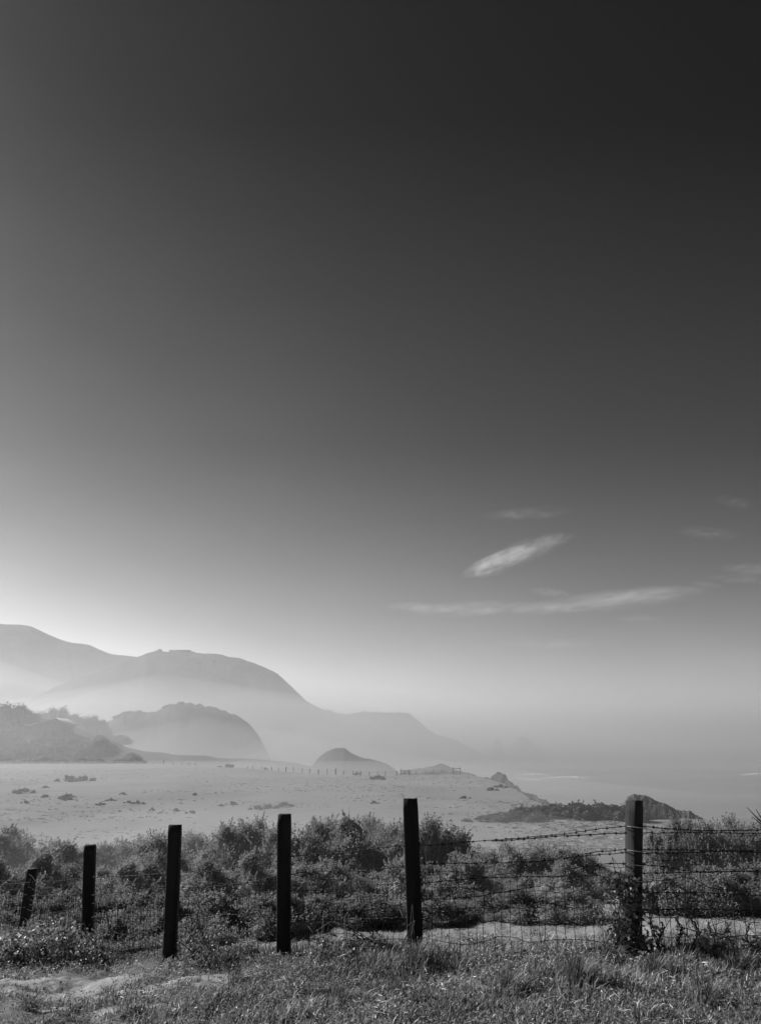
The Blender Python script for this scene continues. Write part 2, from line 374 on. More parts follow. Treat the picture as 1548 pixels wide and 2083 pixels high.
landform('sea_stack', [(1030, 1542, 1550), (1045, 1510, 1550), (1055, 1499, 1550), (1068, 1497, 1550), (1080, 1507, 1550), (1095, 1522, 1550), (1110, 1542, 1550)],
         'broad low sea stack fading in the haze', seed=33, rough=3, nscale=.03, front=.02, back=.02, m=M['rock'], cat='sea stack', n=40, rows=16)
# craggy rim of the terrace
landform('rock_outcrop', [(955, 1588, 186), (975, 1579, 184), (990, 1576, 181), (1005, 1572, 178), (1018, 1567, 175), (1026, 1568, 173), (1034, 1580, 168), (1045, 1589, 160), (1060, 1601, 150), (1085, 1612, 138), (1110, 1621, 124), (1140, 1628, 113), (1170, 1634, 107), (1210, 1639, 101), (1260, 1645, 96)],
         'dark pointed crag on the seaward rim of the field', seed=41, rough=.9, nscale=.3, front=.12, back=.12, base=-3, m=M['crag'], cat='rock', rows=24, expo=1.2)
landform('rock_outcrop', [(790, 1579, 204), (815, 1574, 203), (850, 1573.5, 202), (875, 1570, 202), (900, 1568, 202), (930, 1568, 201), (950, 1571, 199), (965, 1577, 196), (975, 1585, 194)],
         'low dark rocky hump at the end of the distant field fence', seed=43, rough=.4, nscale=.3, front=.02, back=.05, base=EYE-9, m=M['rock'], cat='rock', rows=20, expo=1.3)
landform('rock_outcrop', [(1250, 1668, 93), (1266, 1640, 93), (1276, 1620, 93), (1288, 1614, 93), (1310, 1618, 93), (1335, 1629, 93), (1352, 1634, 93), (1365, 1643, 93), (1380, 1650, 93), (1400, 1650, 93), (1430, 1668, 93)],
         'dark hump rising just behind the rightmost post top', seed=47, rough=.5, nscale=.5, front=.06, back=.06, base=EYE-8.8, m=M['crag'], cat='mound', rows=24, expo=1.8)

# ------------------------------------------------------------------ foliage builders
def ico(sub=1):
    t = (1+5**.5)/2
    v = [(-1, t, 0), (1, t, 0), (-1, -t, 0), (1, -t, 0), (0, -1, t), (0, 1, t), (0, -1, -t), (0, 1, -t), (t, 0, -1), (t, 0, 1), (-t, 0, -1), (-t, 0, 1)]
    f = [(0, 11, 5), (0, 5, 1), (0, 1, 7), (0, 7, 10), (0, 10, 11), (1, 5, 9), (5, 11, 4), (11, 10, 2), (10, 7, 6), (7, 1, 8), (3, 9, 4), (3, 4, 2), (3, 2, 6), (3, 6, 8), (3, 8, 9), (4, 9, 5), (2, 4, 11), (6, 2, 10), (8, 6, 7), (9, 8, 1)]
    v = [Vector(q).normalized() for q in v]
    for _ in range(sub):
        c = {}; nf = []
        def mid(a, b):
            k = (min(a, b), max(a, b))
            if k not in c: c[k] = len(v); v.append(((v[a]+v[b])/2).normalized())
            return c[k]
        for a, b, d in f:
            ab, bd, da = mid(a, b), mid(b, d), mid(d, a); nf += [(a, ab, da), (b, bd, ab), (d, da, bd), (ab, bd, da)]
        f = nf
    return np.array([tuple(q) for q in v]), np.array(f)
ICV, ICF = ico(2)
def leafcloud(mb, C, Nrm, size, rng, lift=.6, aspect=.55):
    """rhombic leaves at C, roughly facing Nrm"""
    n = len(C); d = rng.normal(size=(n, 3)); d /= np.linalg.norm(d, axis=1)[:, None]
    nn = Nrm*lift+d*(1-lift*.5); nn /= np.linalg.norm(nn, axis=1)[:, None]
    a = np.cross(nn, rng.normal(size=(n, 3))); a /= np.linalg.norm(a, axis=1)[:, None]; b = np.cross(nn, a)
    s = (size*rng.uniform(.6, 1.35, n))[:, None]
    v = np.stack([C-a*s*.5, C+b*s*.5*aspect+nn*s*.08, C+a*s*.5, C-b*s*.5*aspect+nn*s*.08], 1)
    idx = np.arange(n*4).reshape(n, 4); mb.addarr(v.reshape(-1, 3), idx, np.repeat(rng.uniform(0, 1, n), 4))
def shrub_foliage(seed, w=2.4, h=2.0, nl=11, leaves=13000, size=.07, sprigs=60, core=.6, lr0=.13, lr1=.36):
    rng = RS(seed); mb = MB(); C = []; N = []
    lob = []
    for i in range(nl):
        a = rng.uniform(0, 2*math.pi); rr = rng.uniform(.0, .62)*w/2; lr = rng.uniform(lr0, lr1)*min(w, h)*.75
        zt = h*(1-.5*(rr/(w/2))**2)*rng.uniform(.62, 1.0)
        lob.append((rr*math.cos(a), rr*math.sin(a), max(zt-lr, lr*.6), lr))
    for i in range(nl//2):        # skirt
        a = rng.uniform(0, 2*math.pi); lr = rng.uniform(.25, .36)*h; rr = w/2-lr*.6
        lob.append((rr*math.cos(a), rr*math.sin(a), lr*.8, lr))
    tot = sum(l[3]**2 for l in lob)
    for (x, y, z, r) in lob:
        k = int(leaves*r*r/tot); d = rng.normal(size=(k, 3)); d[:, 2] += .15; d /= np.linalg.norm(d, axis=1)[:, None]
        bump = 1+.16*np.sin(d[:, 0]*7+x*9)*np.sin(d[:, 1]*6+z*5)+.1*np.sin(d[:, 2]*11+y*7)
        rad = r*bump*(1-.36*rng.uniform(0, 1, k)**2+.10*rng.uniform(0, 1, k)**6)
        c = np.array([x, y, z])+d*rad[:, None]; ok = c[:, 2] > .02; C.append(c[ok]); N.append(d[ok])
        cv = ICV*r*core*(1+.1*np.sin(ICV[:, :1]*7+x*9)*np.sin(ICV[:, 1:2]*6+z*5))+np.array([x, y, z]); cv[:, 2] = np.maximum(cv[:, 2], -.15)
        mb.addarr(cv, ICF, .2)
    for i in range(sprigs):
        l = lob[rng.randint(len(lob))]; d = rng.normal(size=3); d[2] = abs(d[2])+.6; d /= np.linalg.norm(d)
        p = np.array(l[:3])+d*l[3]*.9; L_ = rng.uniform(.12, .34); dd = d*.8+np.array([.15, 0, 1])*.6; dd /= np.linalg.norm(dd)
        k = int(L_/.017); t = rng.uniform(0, 1, k)[:, None]; c = p+dd*L_*t+rng.normal(size=(k, 3))*.025*(1.3-t); C.append(c); N.append(np.tile(dd, (k, 1)))
    leafcloud(mb, np.concatenate(C), np.concatenate(N), size, rng, lift=.35, aspect=.6)
    return mb
def shrub_stem(seed, w, h):
    rng = RS(seed+500); mb = MB()
    for i in range(5):
        a = rng.uniform(0, 6.28); x, y = w*.28*math.cos(a), w*.28*math.sin(a)
        mb.tube([(x*.15, y*.15, -.1), (x*.5, y*.5, h*.3), (x, y, h*.62)], [.05, .035, .015], 5)
    return mb
def make_shrub(name, seed, leafm, label, cat, **kw):
    w = kw.get('w', 2.4); h = kw.get('h', 2.0)
    e = empty(name); tag(e, label, cat)
    shrub_foliage(seed, **kw).build('foliage', leafm, e); shrub_stem(seed, w, h).build('stem', M['bark'], e)
    return e

protos = [make_shrub('shrub', 100+i, M['leaf'], 'x', 'shrub', nl=[19, 15, 24, 13, 21, 17][i], sprigs=[150, 240, 120, 190, 260, 300][i]) for i in range(6)]
used = set()
def place(pr, loc, sx, sz, rz, label, group, cat=None, name=None):
    i = id(pr)
    if i not in used: o = pr; used.add(i)
    else: o = copy_tree(pr)
    o.location = loc; o.scale = (sx, sx, sz); o.rotation_euler = (0, 0, rz); o['label'] = label; o['group'] = group
    if cat: o['category'] = cat
    return o
rng = random.Random(11)
GB = 'shrubs crowding the slope behind the fence'
def where(px):
    if px < 47: return 'left of the leaning first post'
    if px < 176: return 'between the first and second posts'
    if px < 346: return 'between the second and third posts'
    if px < 578: return 'between the third and fourth posts'
    if px < 840: return 'between the fourth and fifth posts'
    if px < 1290: return 'between the fifth and sixth posts'
    return 'right of the sixth post'
shrub_list = []
def shrub_at(px, py, d, wpx, row, k):
    p = P(px, py, d); g = Gz(p.x, p.y); hgt = max(p.z-g, .5)*1.02; w = wpx/FPX*d*1.1
    w = max(w, hgt*.75)
    o = place(protos[rng.randrange(6)], (p.x, p.y, g-.05), w/2.4, hgt/2.02, rng.uniform(0, 6.28), 'x', GB)
    shrub_list.append((row, where(px), px, o))
back = [(-30, 1680, 80), (22, 1682, 70), (55, 1700, 46), (105, 1702, 60), (140, 1704, 60), (176, 1712, 60), (215, 1716, 60), (252, 1700, 56), (285, 1694, 60), (325, 1688, 60), (390, 1688, 62), (425, 1690, 60), (460, 1672, 64), (500, 1664, 70), (525, 1660, 56), (560, 1676, 60), (610, 1676, 64), (648, 1662, 64), (676, 1653, 70), (712, 1655, 72), (752, 1660, 60), (800, 1667, 66), (828, 1676, 50), (868, 1664, 60), (905, 1670, 60), (932, 1690, 60), (958, 1712, 50)]
ks = ['the palest of its clump', 'with feathery tips', 'with a notched crown', 'with a domed crown', 'with a ragged crown', 'with a leaning crown']
for i, (px, py, w) in enumerate(back): shrub_at(px, py, rng.uniform(30, 36), w*1.75, 'rear', ks[i % 6])
for i, (px, py, w) in enumerate([(995, 1722, 80), (1040, 1716, 80), (1085, 1710, 90), (1130, 1708, 90), (1170, 1722, 80), (1205, 1745, 60), (1222, 1765, 40)]):
    shrub_at(px, py, rng.uniform(27, 30), w*1.2, 'rear', ks[(i+2) % 6])
for i, (px, py, w) in enumerate([(1345, 1672, 70), (1372, 1658, 64), (1402, 1652, 60), (1428, 1664, 60), (1462, 1670, 60), (1492, 1662, 60), (1520, 1666, 64), (1556, 1664, 70), (1600, 1670, 80), (1330, 1702, 50), (1650, 1660, 90)]):
    shrub_at(px, py, rng.uniform(30, 33), w*1.3, 'rear', ks[(i+4) % 6])
i = 0
for px in range(-60, 1215, 52):
    shrub_at(px+rng.uniform(-10, 10), 1752+rng.uniform(-26, 22)+(18 if px > 1000 else 0), rng.uniform(25, 27), rng.uniform(80, 115), 'middle', ks[i % 6]); i += 1
for px in range(-60, 1190, 58):
    d = np.interp(px, [0, 470, 840, 1250], [18.5, 19.3, 21, 21.8]); shrub_at(px+rng.uniform(-12, 12), 1812+rng.uniform(-14, 16), d+rng.uniform(0, .8), rng.uniform(100, 140), 'front', ks[i % 6]); i += 1
for px in range(1330, 1660, 52):
    shrub_at(px+rng.uniform(-10, 10), 1755+rng.uniform(-10, 10), 22.6+rng.uniform(0, .8), rng.uniform(100, 140), 'front', ks[i % 6]); i += 1
for px in (-70, 10, 90, 170, 250, 330, 400):     # close brush right behind the left posts
    shrub_at(px, 1848+rng.uniform(-12, 10), np.interp(px, [0, 400], [17, 15.5]), rng.uniform(110, 150), 'nearest', ks[i % 6]); i += 1

ORD = 'first second third fourth fifth sixth seventh eighth ninth tenth eleventh twelfth'.split()
for rw, wh in {(q[0], q[1]) for q in shrub_list}:
    L_ = sorted([q for q in shrub_list if q[0] == rw and q[1] == wh], key=lambda q: q[2])
    for i, q in enumerate(L_): q[3]['label'] = f'{ORD[i]} bush from the left in the {rw} row {wh}'

# low dark bushes on the seaward side of the terrace
lowp = [make_shrub('bush', 300+i, M['darkleaf'], 'x', 'bush', w=2.6, h=1.1, leaves=2600, size=.13, sprigs=10, nl=9) for i in range(3)]
NUM = ORD+['thirteenth', 'fourteenth', 'fifteenth', 'sixteenth', 'seventeenth', 'eighteenth', 'nineteenth']
GR = 'dark low bushes along the far side of the field'
for j, px in enumerate(range(985, 1300, 18)):
    d = rng.uniform(87, 93); py = np.interp(px, [985, 1020, 1060, 1150, 1290], [1663, 1655, 1642, 1633, 1638])+rng.uniform(-1, 2)
    p = P(px, py, d); g = Gz(p.x, p.y); h = max(p.z-g, .5)
    place(lowp[j % 3], (p.x, p.y, g-.05), rng.uniform(1.4, 2.1), h/1.0, rng.uniform(0, 6), f'{NUM[j]} bush from the crag in the dark row before the sixth post', GR)
GT = 'isolated low bushes dotted over the pale field'
tuft_list = []
tuft = [(48, 1612, 40), (94, 1620, 20), (138, 1588, 44), (172, 1587, 40), (140, 1625, 40), (52, 1633, 16), (205, 1636, 22), (226, 1628, 20), (250, 1615, 16), (262, 1632, 18), (280, 1634, 26), (358, 1649, 14), (390, 1653, 22), (398, 1616, 14), (525, 1645, 34), (548, 1643, 34), (578, 1639, 34), (472, 1636, 26), (450, 1639, 12), (310, 1648, 10), (945, 1623, 22), (1000, 1606, 26), (1018, 1601, 26), (760, 1634, 20), (770, 1584, 34), (92, 1601, 16)]
for j, (px, py, w) in enumerate(tuft):
    p = groundhit(px, py+2); s = w/FPX*p.y*1.05/2.6
    gp_ = 'left of the second post' if px < 176 else 'between second and third posts' if px < 350 else 'between third and fourth posts' if px < 570 else 'between fourth and fifth posts' if px < 830 else 'right of the fifth post'
    o = place(lowp[j % 3], (p.x, p.y, p.z-.1), s, max(.42, s*.65), rng.uniform(0, 6), 'x', GT); tuft_list.append((gp_, px, py, o))
for gp_ in {q[0] for q in tuft_list}:
    L_ = sorted([q for q in tuft_list if q[0] == gp_], key=lambda q: q[1])
    for i, q in enumerate(L_): q[3]['label'] = f'dark tuft on the pale field, {ORD[i]} from the left, {gp_}'
for j, (px, py, w) in enumerate([(465, 1555, 40), (455, 1556, 20), (726, 1576, 14), (540, 1568, 10)]):
    p = P(px, py, float(np.interp(px, e_px, e_d))-6); p.z = Gz(p.x, p.y); s = w/FPX*p.y/2.6
    place(lowp[j % 3], tuple(p), s, max(.7, s*.7), j, ['broad dark bush at the far rim of the field', 'small bush beside the broad one on the field rim', 'tiny square bush on the distant fence line', 'tiny bush on the field rim between distant posts'][j], GR)

# ------------------------------------------------------------------ trees of the far grove
def make_tree(seed, w=9., h=9., leaves=6000):
    e = empty('tree'); tag(e, 'x', 'tree')
    shrub_foliage(seed, w=w, h=h*.82, nl=13, leaves=leaves, size=.38, sprigs=0, core=.75, lr0=.3, lr1=.48).build('crown', M['treeleaf'], e).location = (0, 0, h*.18)
    mb = MB(); mb.tube([(0, 0, -1), (.1, 0, h*.2), (.2, .1, h*.5)], [.45, .32, .18], 7)
    for a in range(4): mb.tube([(.1, 0, h*.2), (1.6*math.cos(a*1.6), 1.6*math.sin(a*1.6), h*.5)], [.2, .08], 5)
    mb.build('trunk', M['bark'], e); return e
tp = [make_tree(700+i) for i in range(4)]
GG = 'trees of the misty grove'
trees = [(-60, 1405, 330, 90), (-20, 1416, 335, 80), (15, 1425, 330, 70), (45, 1430, 332, 60), (66, 1438, 335, 40), (30, 1470, 320, 80), (80, 1482, 318, 70), (-20, 1480, 316, 80), (160, 1493, 318, 50), (208, 1490, 310, 62), (120, 1500, 312, 70), (50, 1510, 310, 70), (175, 1515, 308, 44),
 (85, 1437, 480, 44), (108, 1434, 480, 44), (130, 1436, 480, 44), (152, 1445, 480, 36), (176, 1449, 480, 34), (196, 1451, 480, 24), (212, 1462, 480, 26), (240, 1492, 440, 50), (225, 1498, 430, 40), (270, 1530, 305, 34), (0, 1528, 306, 60), (110, 1532, 306, 60)]
tree_list = []
tl = ['tall tree at the left edge of the grove', 'dense tree left of the pale roof', 'dark rounded tree beside the house', 'pale tree behind the roof line']
for j, (px, py, d, w) in enumerate(trees):
    p = P(px, py, d); far = d > 400
    zb = EYE-8.3 if not far else EYE-4
    if px < 80 and d > 325: zb = EYE-2
    h = p.z-zb; wd = max(w/FPX*d*1.1, .62*h)
    wh = 'rear' if far else ('main' if h > 9 else 'low front')
    lab = 'x'
    if (px, py) == (208, 1490): lab = 'large dark round tree standing alone right of the lean-to roof'
    if (px, py) == (270, 1530): lab = 'small cone shaped tree at the right end of the grove'
    o = place(tp[j % 4], (p.x, p.y, zb), wd/9., h/9., rng.uniform(0, 6), lab, GG)
    if lab == 'x': tree_list.append((wh, px, o))
for wh in {q[0] for q in tree_list}:
    for i, q in enumerate(sorted([q for q in tree_list if q[0] == wh], key=lambda q: q[1])): q[2]['label'] = f'hazy tree, {ORD[i]} from the left in the {wh} line of the grove'
# trees on the crests
for j, (px, py, d, w, lab) in enumerate([(262, 1443, 600, 30, 'left tree clump on the rounded headland crest'), (282, 1441, 600, 34, 'round tree clump beside the notch of the headland crest'), (350, 1430, 600, 30, 'tree clump left of the headland summit'), (370, 1426, 600, 34, 'tree clump on the headland summit'), (310, 1446, 600, 20, 'small tree in the dip of the headland crest'),
        (303, 1327, 1100, 12, 'small bush shaped tree left of the crest building'), (325, 1319, 1100, 18, 'rounded tree beside the building on the far crest'), (563, 1369, 1100, 6, 'tiny lone tree on the steep shoulder of the far hill'), (672, 1442, 1140, 10, 'small tree on the saddle of the far headland')]):
    p = P(px, py, d); wd = w/FPX*d*1.1; h = max(wd*.8, 4)
    place(tp[j % 4], (p.x, p.y, p.z-h), wd/9., h/9., j, lab, 'trees on the distant crests')
BR = [(232, 1464, 606), (246, 1452, 600), (296, 1448, 600), (330, 1443, 600), (342, 1434, 600), (385, 1429, 600), (405, 1432, 600), (425, 1437, 600), (452, 1444, 600), (474, 1452, 600)]
TR = [(668, 1443, 1140), (700, 1451, 1150), (724, 1449, 1160), (742, 1446, 1170), (765, 1447, 1180), (790, 1448, 1190), (812, 1448, 1195), (828, 1450, 1200), (900, 1497, 1240), (925, 1503, 1250)]
for nm, LL, ww in (('rounded headland', BR, 17), ('tail of the far headland', TR, 13)):
    for j, (px, py, d) in enumerate(LL):
        p = P(px, py+1, d); wd = (ww+(j*7) % 9)/FPX*d*1.1; h = wd*.55
        place(tp[j % 4], (p.x, p.y, p.z-h*.85), wd/9., h/9., j, f'{ORD[j]} tree clump from the left along the {nm}', 'tree clumps along the distant ridges')
# hedge along the far field edge
mb = MB(); r0 = RS(5); C = []; 
for k in range(5200):
    px = r0.uniform(-60, 300); d = 290+r0.uniform(-1, 1); x = PXX(px, 1550, d); C.append((x, d, EYE-8.1+r0.uniform(0, 1.5)*(.6+.5*math.sin(px*.12)*math.sin(px*.05)+.3)))
C = np.array(C); leafcloud(mb, C, np.tile([0, -1., .3], (len(C), 1)), .45, r0, .3)
o = mb.build('hedge', M['treeleaf']); tag(o, 'long low dark hedge where the field meets the grove', 'hedge')

# ------------------------------------------------------------------ houses
def house():
    p = P(118, 1473, 322); e = empty('house', (p.x, p.y, EYE-8)); tag(e, 'gabled house with a pale sunlit roof half hidden in the grove', 'house')
    H = p.z-(EYE-8); e.rotation_euler = (0, 0, 0)
    w = 4.6; dp = 5.; apex = P(127, 1463, 322).z-(EYE-8); ev = P(150, 1475, 322).z-(EYE-8)
    xa = P(127, 1463, 322).x-p.x; xr = P(144, 1473, 322).x-p.x; xl = P(78, 1475, 322).x-p.x
    mb = MB()
    f = [(xl, -dp, 0), (xr, -dp, 0), (xr, -dp, ev), (xa, -dp, apex-.25), (xl, -dp, ev-.4)]
    b = [(x, dp, z) for x, y, z in f]; mb.add(f+b, [(0, 1, 2, 3, 4), (9, 8, 7, 6, 5), (0, 5, 6, 1), (1, 6, 7, 2), (4, 9, 5, 0)]); mb.build('wall', M['wall'], e)
    mb = MB()
    xe = P(151, 1476, 322).x-p.x; xle = P(66, 1476, 322).x-p.x
    for a, c in (((xle, ev-.6), (xa, apex)), ((xa, apex), (xe, ev-.2))):
        (x0, z0), (x1, z1) = a, c
        v = [(x0, -dp-.6, z0), (x1, -dp-.6, z1), (x1, dp+.6, z1), (x0, dp+.6, z0)]; v += [(x, y, z+.3) for x, y, z in v]
        mb.add(v, [(3, 2, 1, 0), (4, 5, 6, 7), (0, 1, 5, 4), (1, 2, 6, 5), (2, 3, 7, 6), (3, 0, 4, 7)])
    mb.build('roof', M['roof'], e)
    for sx in (-2.6, .6):
        mb = MB(); mb.box((sx, -dp-.03, ev-3), (1.2, .06, 1.4)); fr = mb.build('window', M['pane'], e)
    # lean-to
    q = P(163, 1494, 322); x0 = xr; x1 = P(180, 1503, 322).x-p.x; z0 = P(148, 1491, 322).z-(EYE-8); z1 = P(180, 1502, 322).z-(EYE-8)
    mb = MB(); v = [(x0, -dp+1, z0), (x1, -dp+1, z1), (x1, dp-1, z1), (x0, dp-1, z0)]; v += [(x, y, z+.25) for x, y, z in v]
    mb.add(v, [(3, 2, 1, 0), (4, 5, 6, 7), (0, 1, 5, 4), (1, 2, 6, 5), (2, 3, 7, 6), (3, 0, 4, 7)]); mb.build('porch_roof', M['wall'], e)
    mb = MB(); mb.add([(x0, -dp+1.4, 0), (x1-.5, -dp+1.4, 0), (x1-.5, -dp+1.4, z1), (x0, -dp+1.4, z0-.1), (x0, dp-1.4, 0), (x1-.5, dp-1.4, 0), (x1-.5, dp-1.4, z1), (x0, dp-1.4, z0-.1)], [(0, 1, 2, 3), (7, 6, 5, 4), (1, 5, 6, 2)]); mb.build('porch_wall', M['wall'], e)
house()
def crest_building():
    a = P(347, 1322, 1098); b = P(388, 1323, 1098); c = (a+b)/2; e = empty('flat_roofed_building', (c.x, c.y, c.z-6)); tag(e, 'long low flat roofed building on the crest of the far headland', 'building')
    w = b.x-a.x; mb = MB(); mb.box((0, 0, 2.4), (w, 9, 5.6)); mb.build('wall', M['wall'], e)
    mb = MB(); mb.box((0, 0, 5.5), (w+1, 10, .6)); mb.build('roof', M['wall'], e)
    mb = MB(); mb.box((w/2+3, 0, 1.9), (6, 7, 3.6)); mb.build('annex', M['wall'], e)
    for k in range(5): mb = MB(); mb.box((-w/2+3+k*w/5.5, -4.55, 3.2), (2.4, .12, 1.6)); mb.build('window', M['pane'], e)
crest_building()

# ------------------------------------------------------------------ distant field fence
def far_fence():
    xs = [260, 278, 294, 312, 332, 351, 370, 384, 398, 416, 424, 437, 450, 468, 486, 504, 514, 533, 553, 567, 582, 597, 615, 630, 648, 666, 683, 699, 718, 734, 751, 768, 784, 807, 823, 834, 847, 866, 882, 898]
    e = empty('field_fence', (0, 200, EYE-8)); tag(e, 'thin line of distant posts and wire along the far rim of the field', 'fence'); r = random.Random(2); tops = []
    m = mat('far_post_wood', .04, .9, .2, .2, 2)
    for px in xs:
        d = float(np.interp(px, e_px, e_d))-3.5; x = PXX(px, 1570, d); z = Gz(x, d); h = r.choice([.9, 1.0, 1.1, 1.35]); t = r.uniform(-.05, .05)
        mb = MB(); s = r.choice([.09, .12, .16]); mb.tube([(x, d, z-.3), (x+t, d, z+h)], [s, s*.9], 6); o = mb.build('post', m, e); o.matrix_parent_inverse = Matrix.Translation(-e.location)
        tops.append((x, d, z))
    for hh in (.35, .65, .9):
        mb = MB()
        mb.tube([(x, y-.12, z+hh) for x, y, z in tops], .018, 4); o = mb.build('wire', M['wire'], e); o.matrix_parent_inverse = Matrix.Translation(-e.location)
    # gate & rail
    for (x0, x1, top, bot, lab) in ((815, 832, 1566.5, 1574, 'gate'), (921, 936, 1563, 1569, 'rail')):
        d = float(np.interp((x0+x1)/2, e_px, e_d))-4; a = P(x0, top, d); b = P(x1, top, d); c = P(x0, bot, d)
        g = empty('field_gate' if lab == 'gate' else 'railing', tuple(c)); tag(g, 'small barred gate in the distant field fence' if lab == 'gate' else 'short rail standing on the rocky hump beyond the fence', lab)
        g.location = c; H = a.z-c.z; Wd = b.x-a.x
        for xx in (0, Wd): mb = MB(); mb.box((xx, 0, H/2-.2), (.16, .16, H+.8)); mb.build('post', m, g)
        for k in range(4 if lab == 'gate' else 1): mb = MB(); mb.box((Wd/2, 0, H*(1-k*.28)-.06), (Wd-.17, .09, .12)); mb.build('bar', m, g)
far_fence()

# ------------------------------------------------------------------ near fence
def post_mesh(bot, top, w, dpt, rz, m, seed, parent, extra=.5):
    """squared timber, a bit uneven, from below ground to its sawn top"""
    r = RS(seed); bot = Vector(bot); top = Vector(top); ax = (top-bot); bot = bot-ax.normalized()*extra; ax = top-bot
    n = 22; vs = []; ring = []
    for sx, sy in ((-1, -1), (1, -1), (1, 1), (-1, 1)):
        c = .16
        if sx*sy > 0: ring += [(sx, sy*(1-c)), (sx*(1-c), sy)] if sx < 0 else [(sx, sy*(1-c)), (sx*(1-c), sy)]
        else: ring += [(sx*(1-c), sy), (sx, sy*(1-c))]
    ring = [(-1, -.86), (-.86, -1), (-.2, -1.0), (.3, -.98), (.86, -1), (1, -.86), (1, 0), (1, .86), (.86, 1), (0, 1), (-.86, 1), (-1, .86), (-1, 0)]
    k = len(ring); cz, sz = math.cos(rz), math.sin(rz)
    for i in range(n+1):
        t = i/n; c = bot+ax*t; s = 1.0
        if i == n: s = .93
        for j, (a, b) in enumerate(ring):
            ja = 1+.05*(vnoise(np.array([t*6+j*.7]), np.array([j*3.1]), seed)[0]-.5)*2
            x = a*w/2*s*ja; y = b*dpt/2*s*ja
            vs.append((c.x+x*cz-y*sz, c.y+x*sz+y*cz, c.z+(r.uniform(-.006, .006) if i >= n-1 else 0)-(.012 if i == n-1 else 0)))
    f = []
    for i in range(n):
        for j in range(k): f.append((i*k+j, i*k+(j+1) % k, (i+1)*k+(j+1) % k, (i+1)*k+j))
    f.append(tuple(n*k+j for j in range(k)))
    mb = MB(); mb.add(vs, f); return mb.build('post', m, parent)

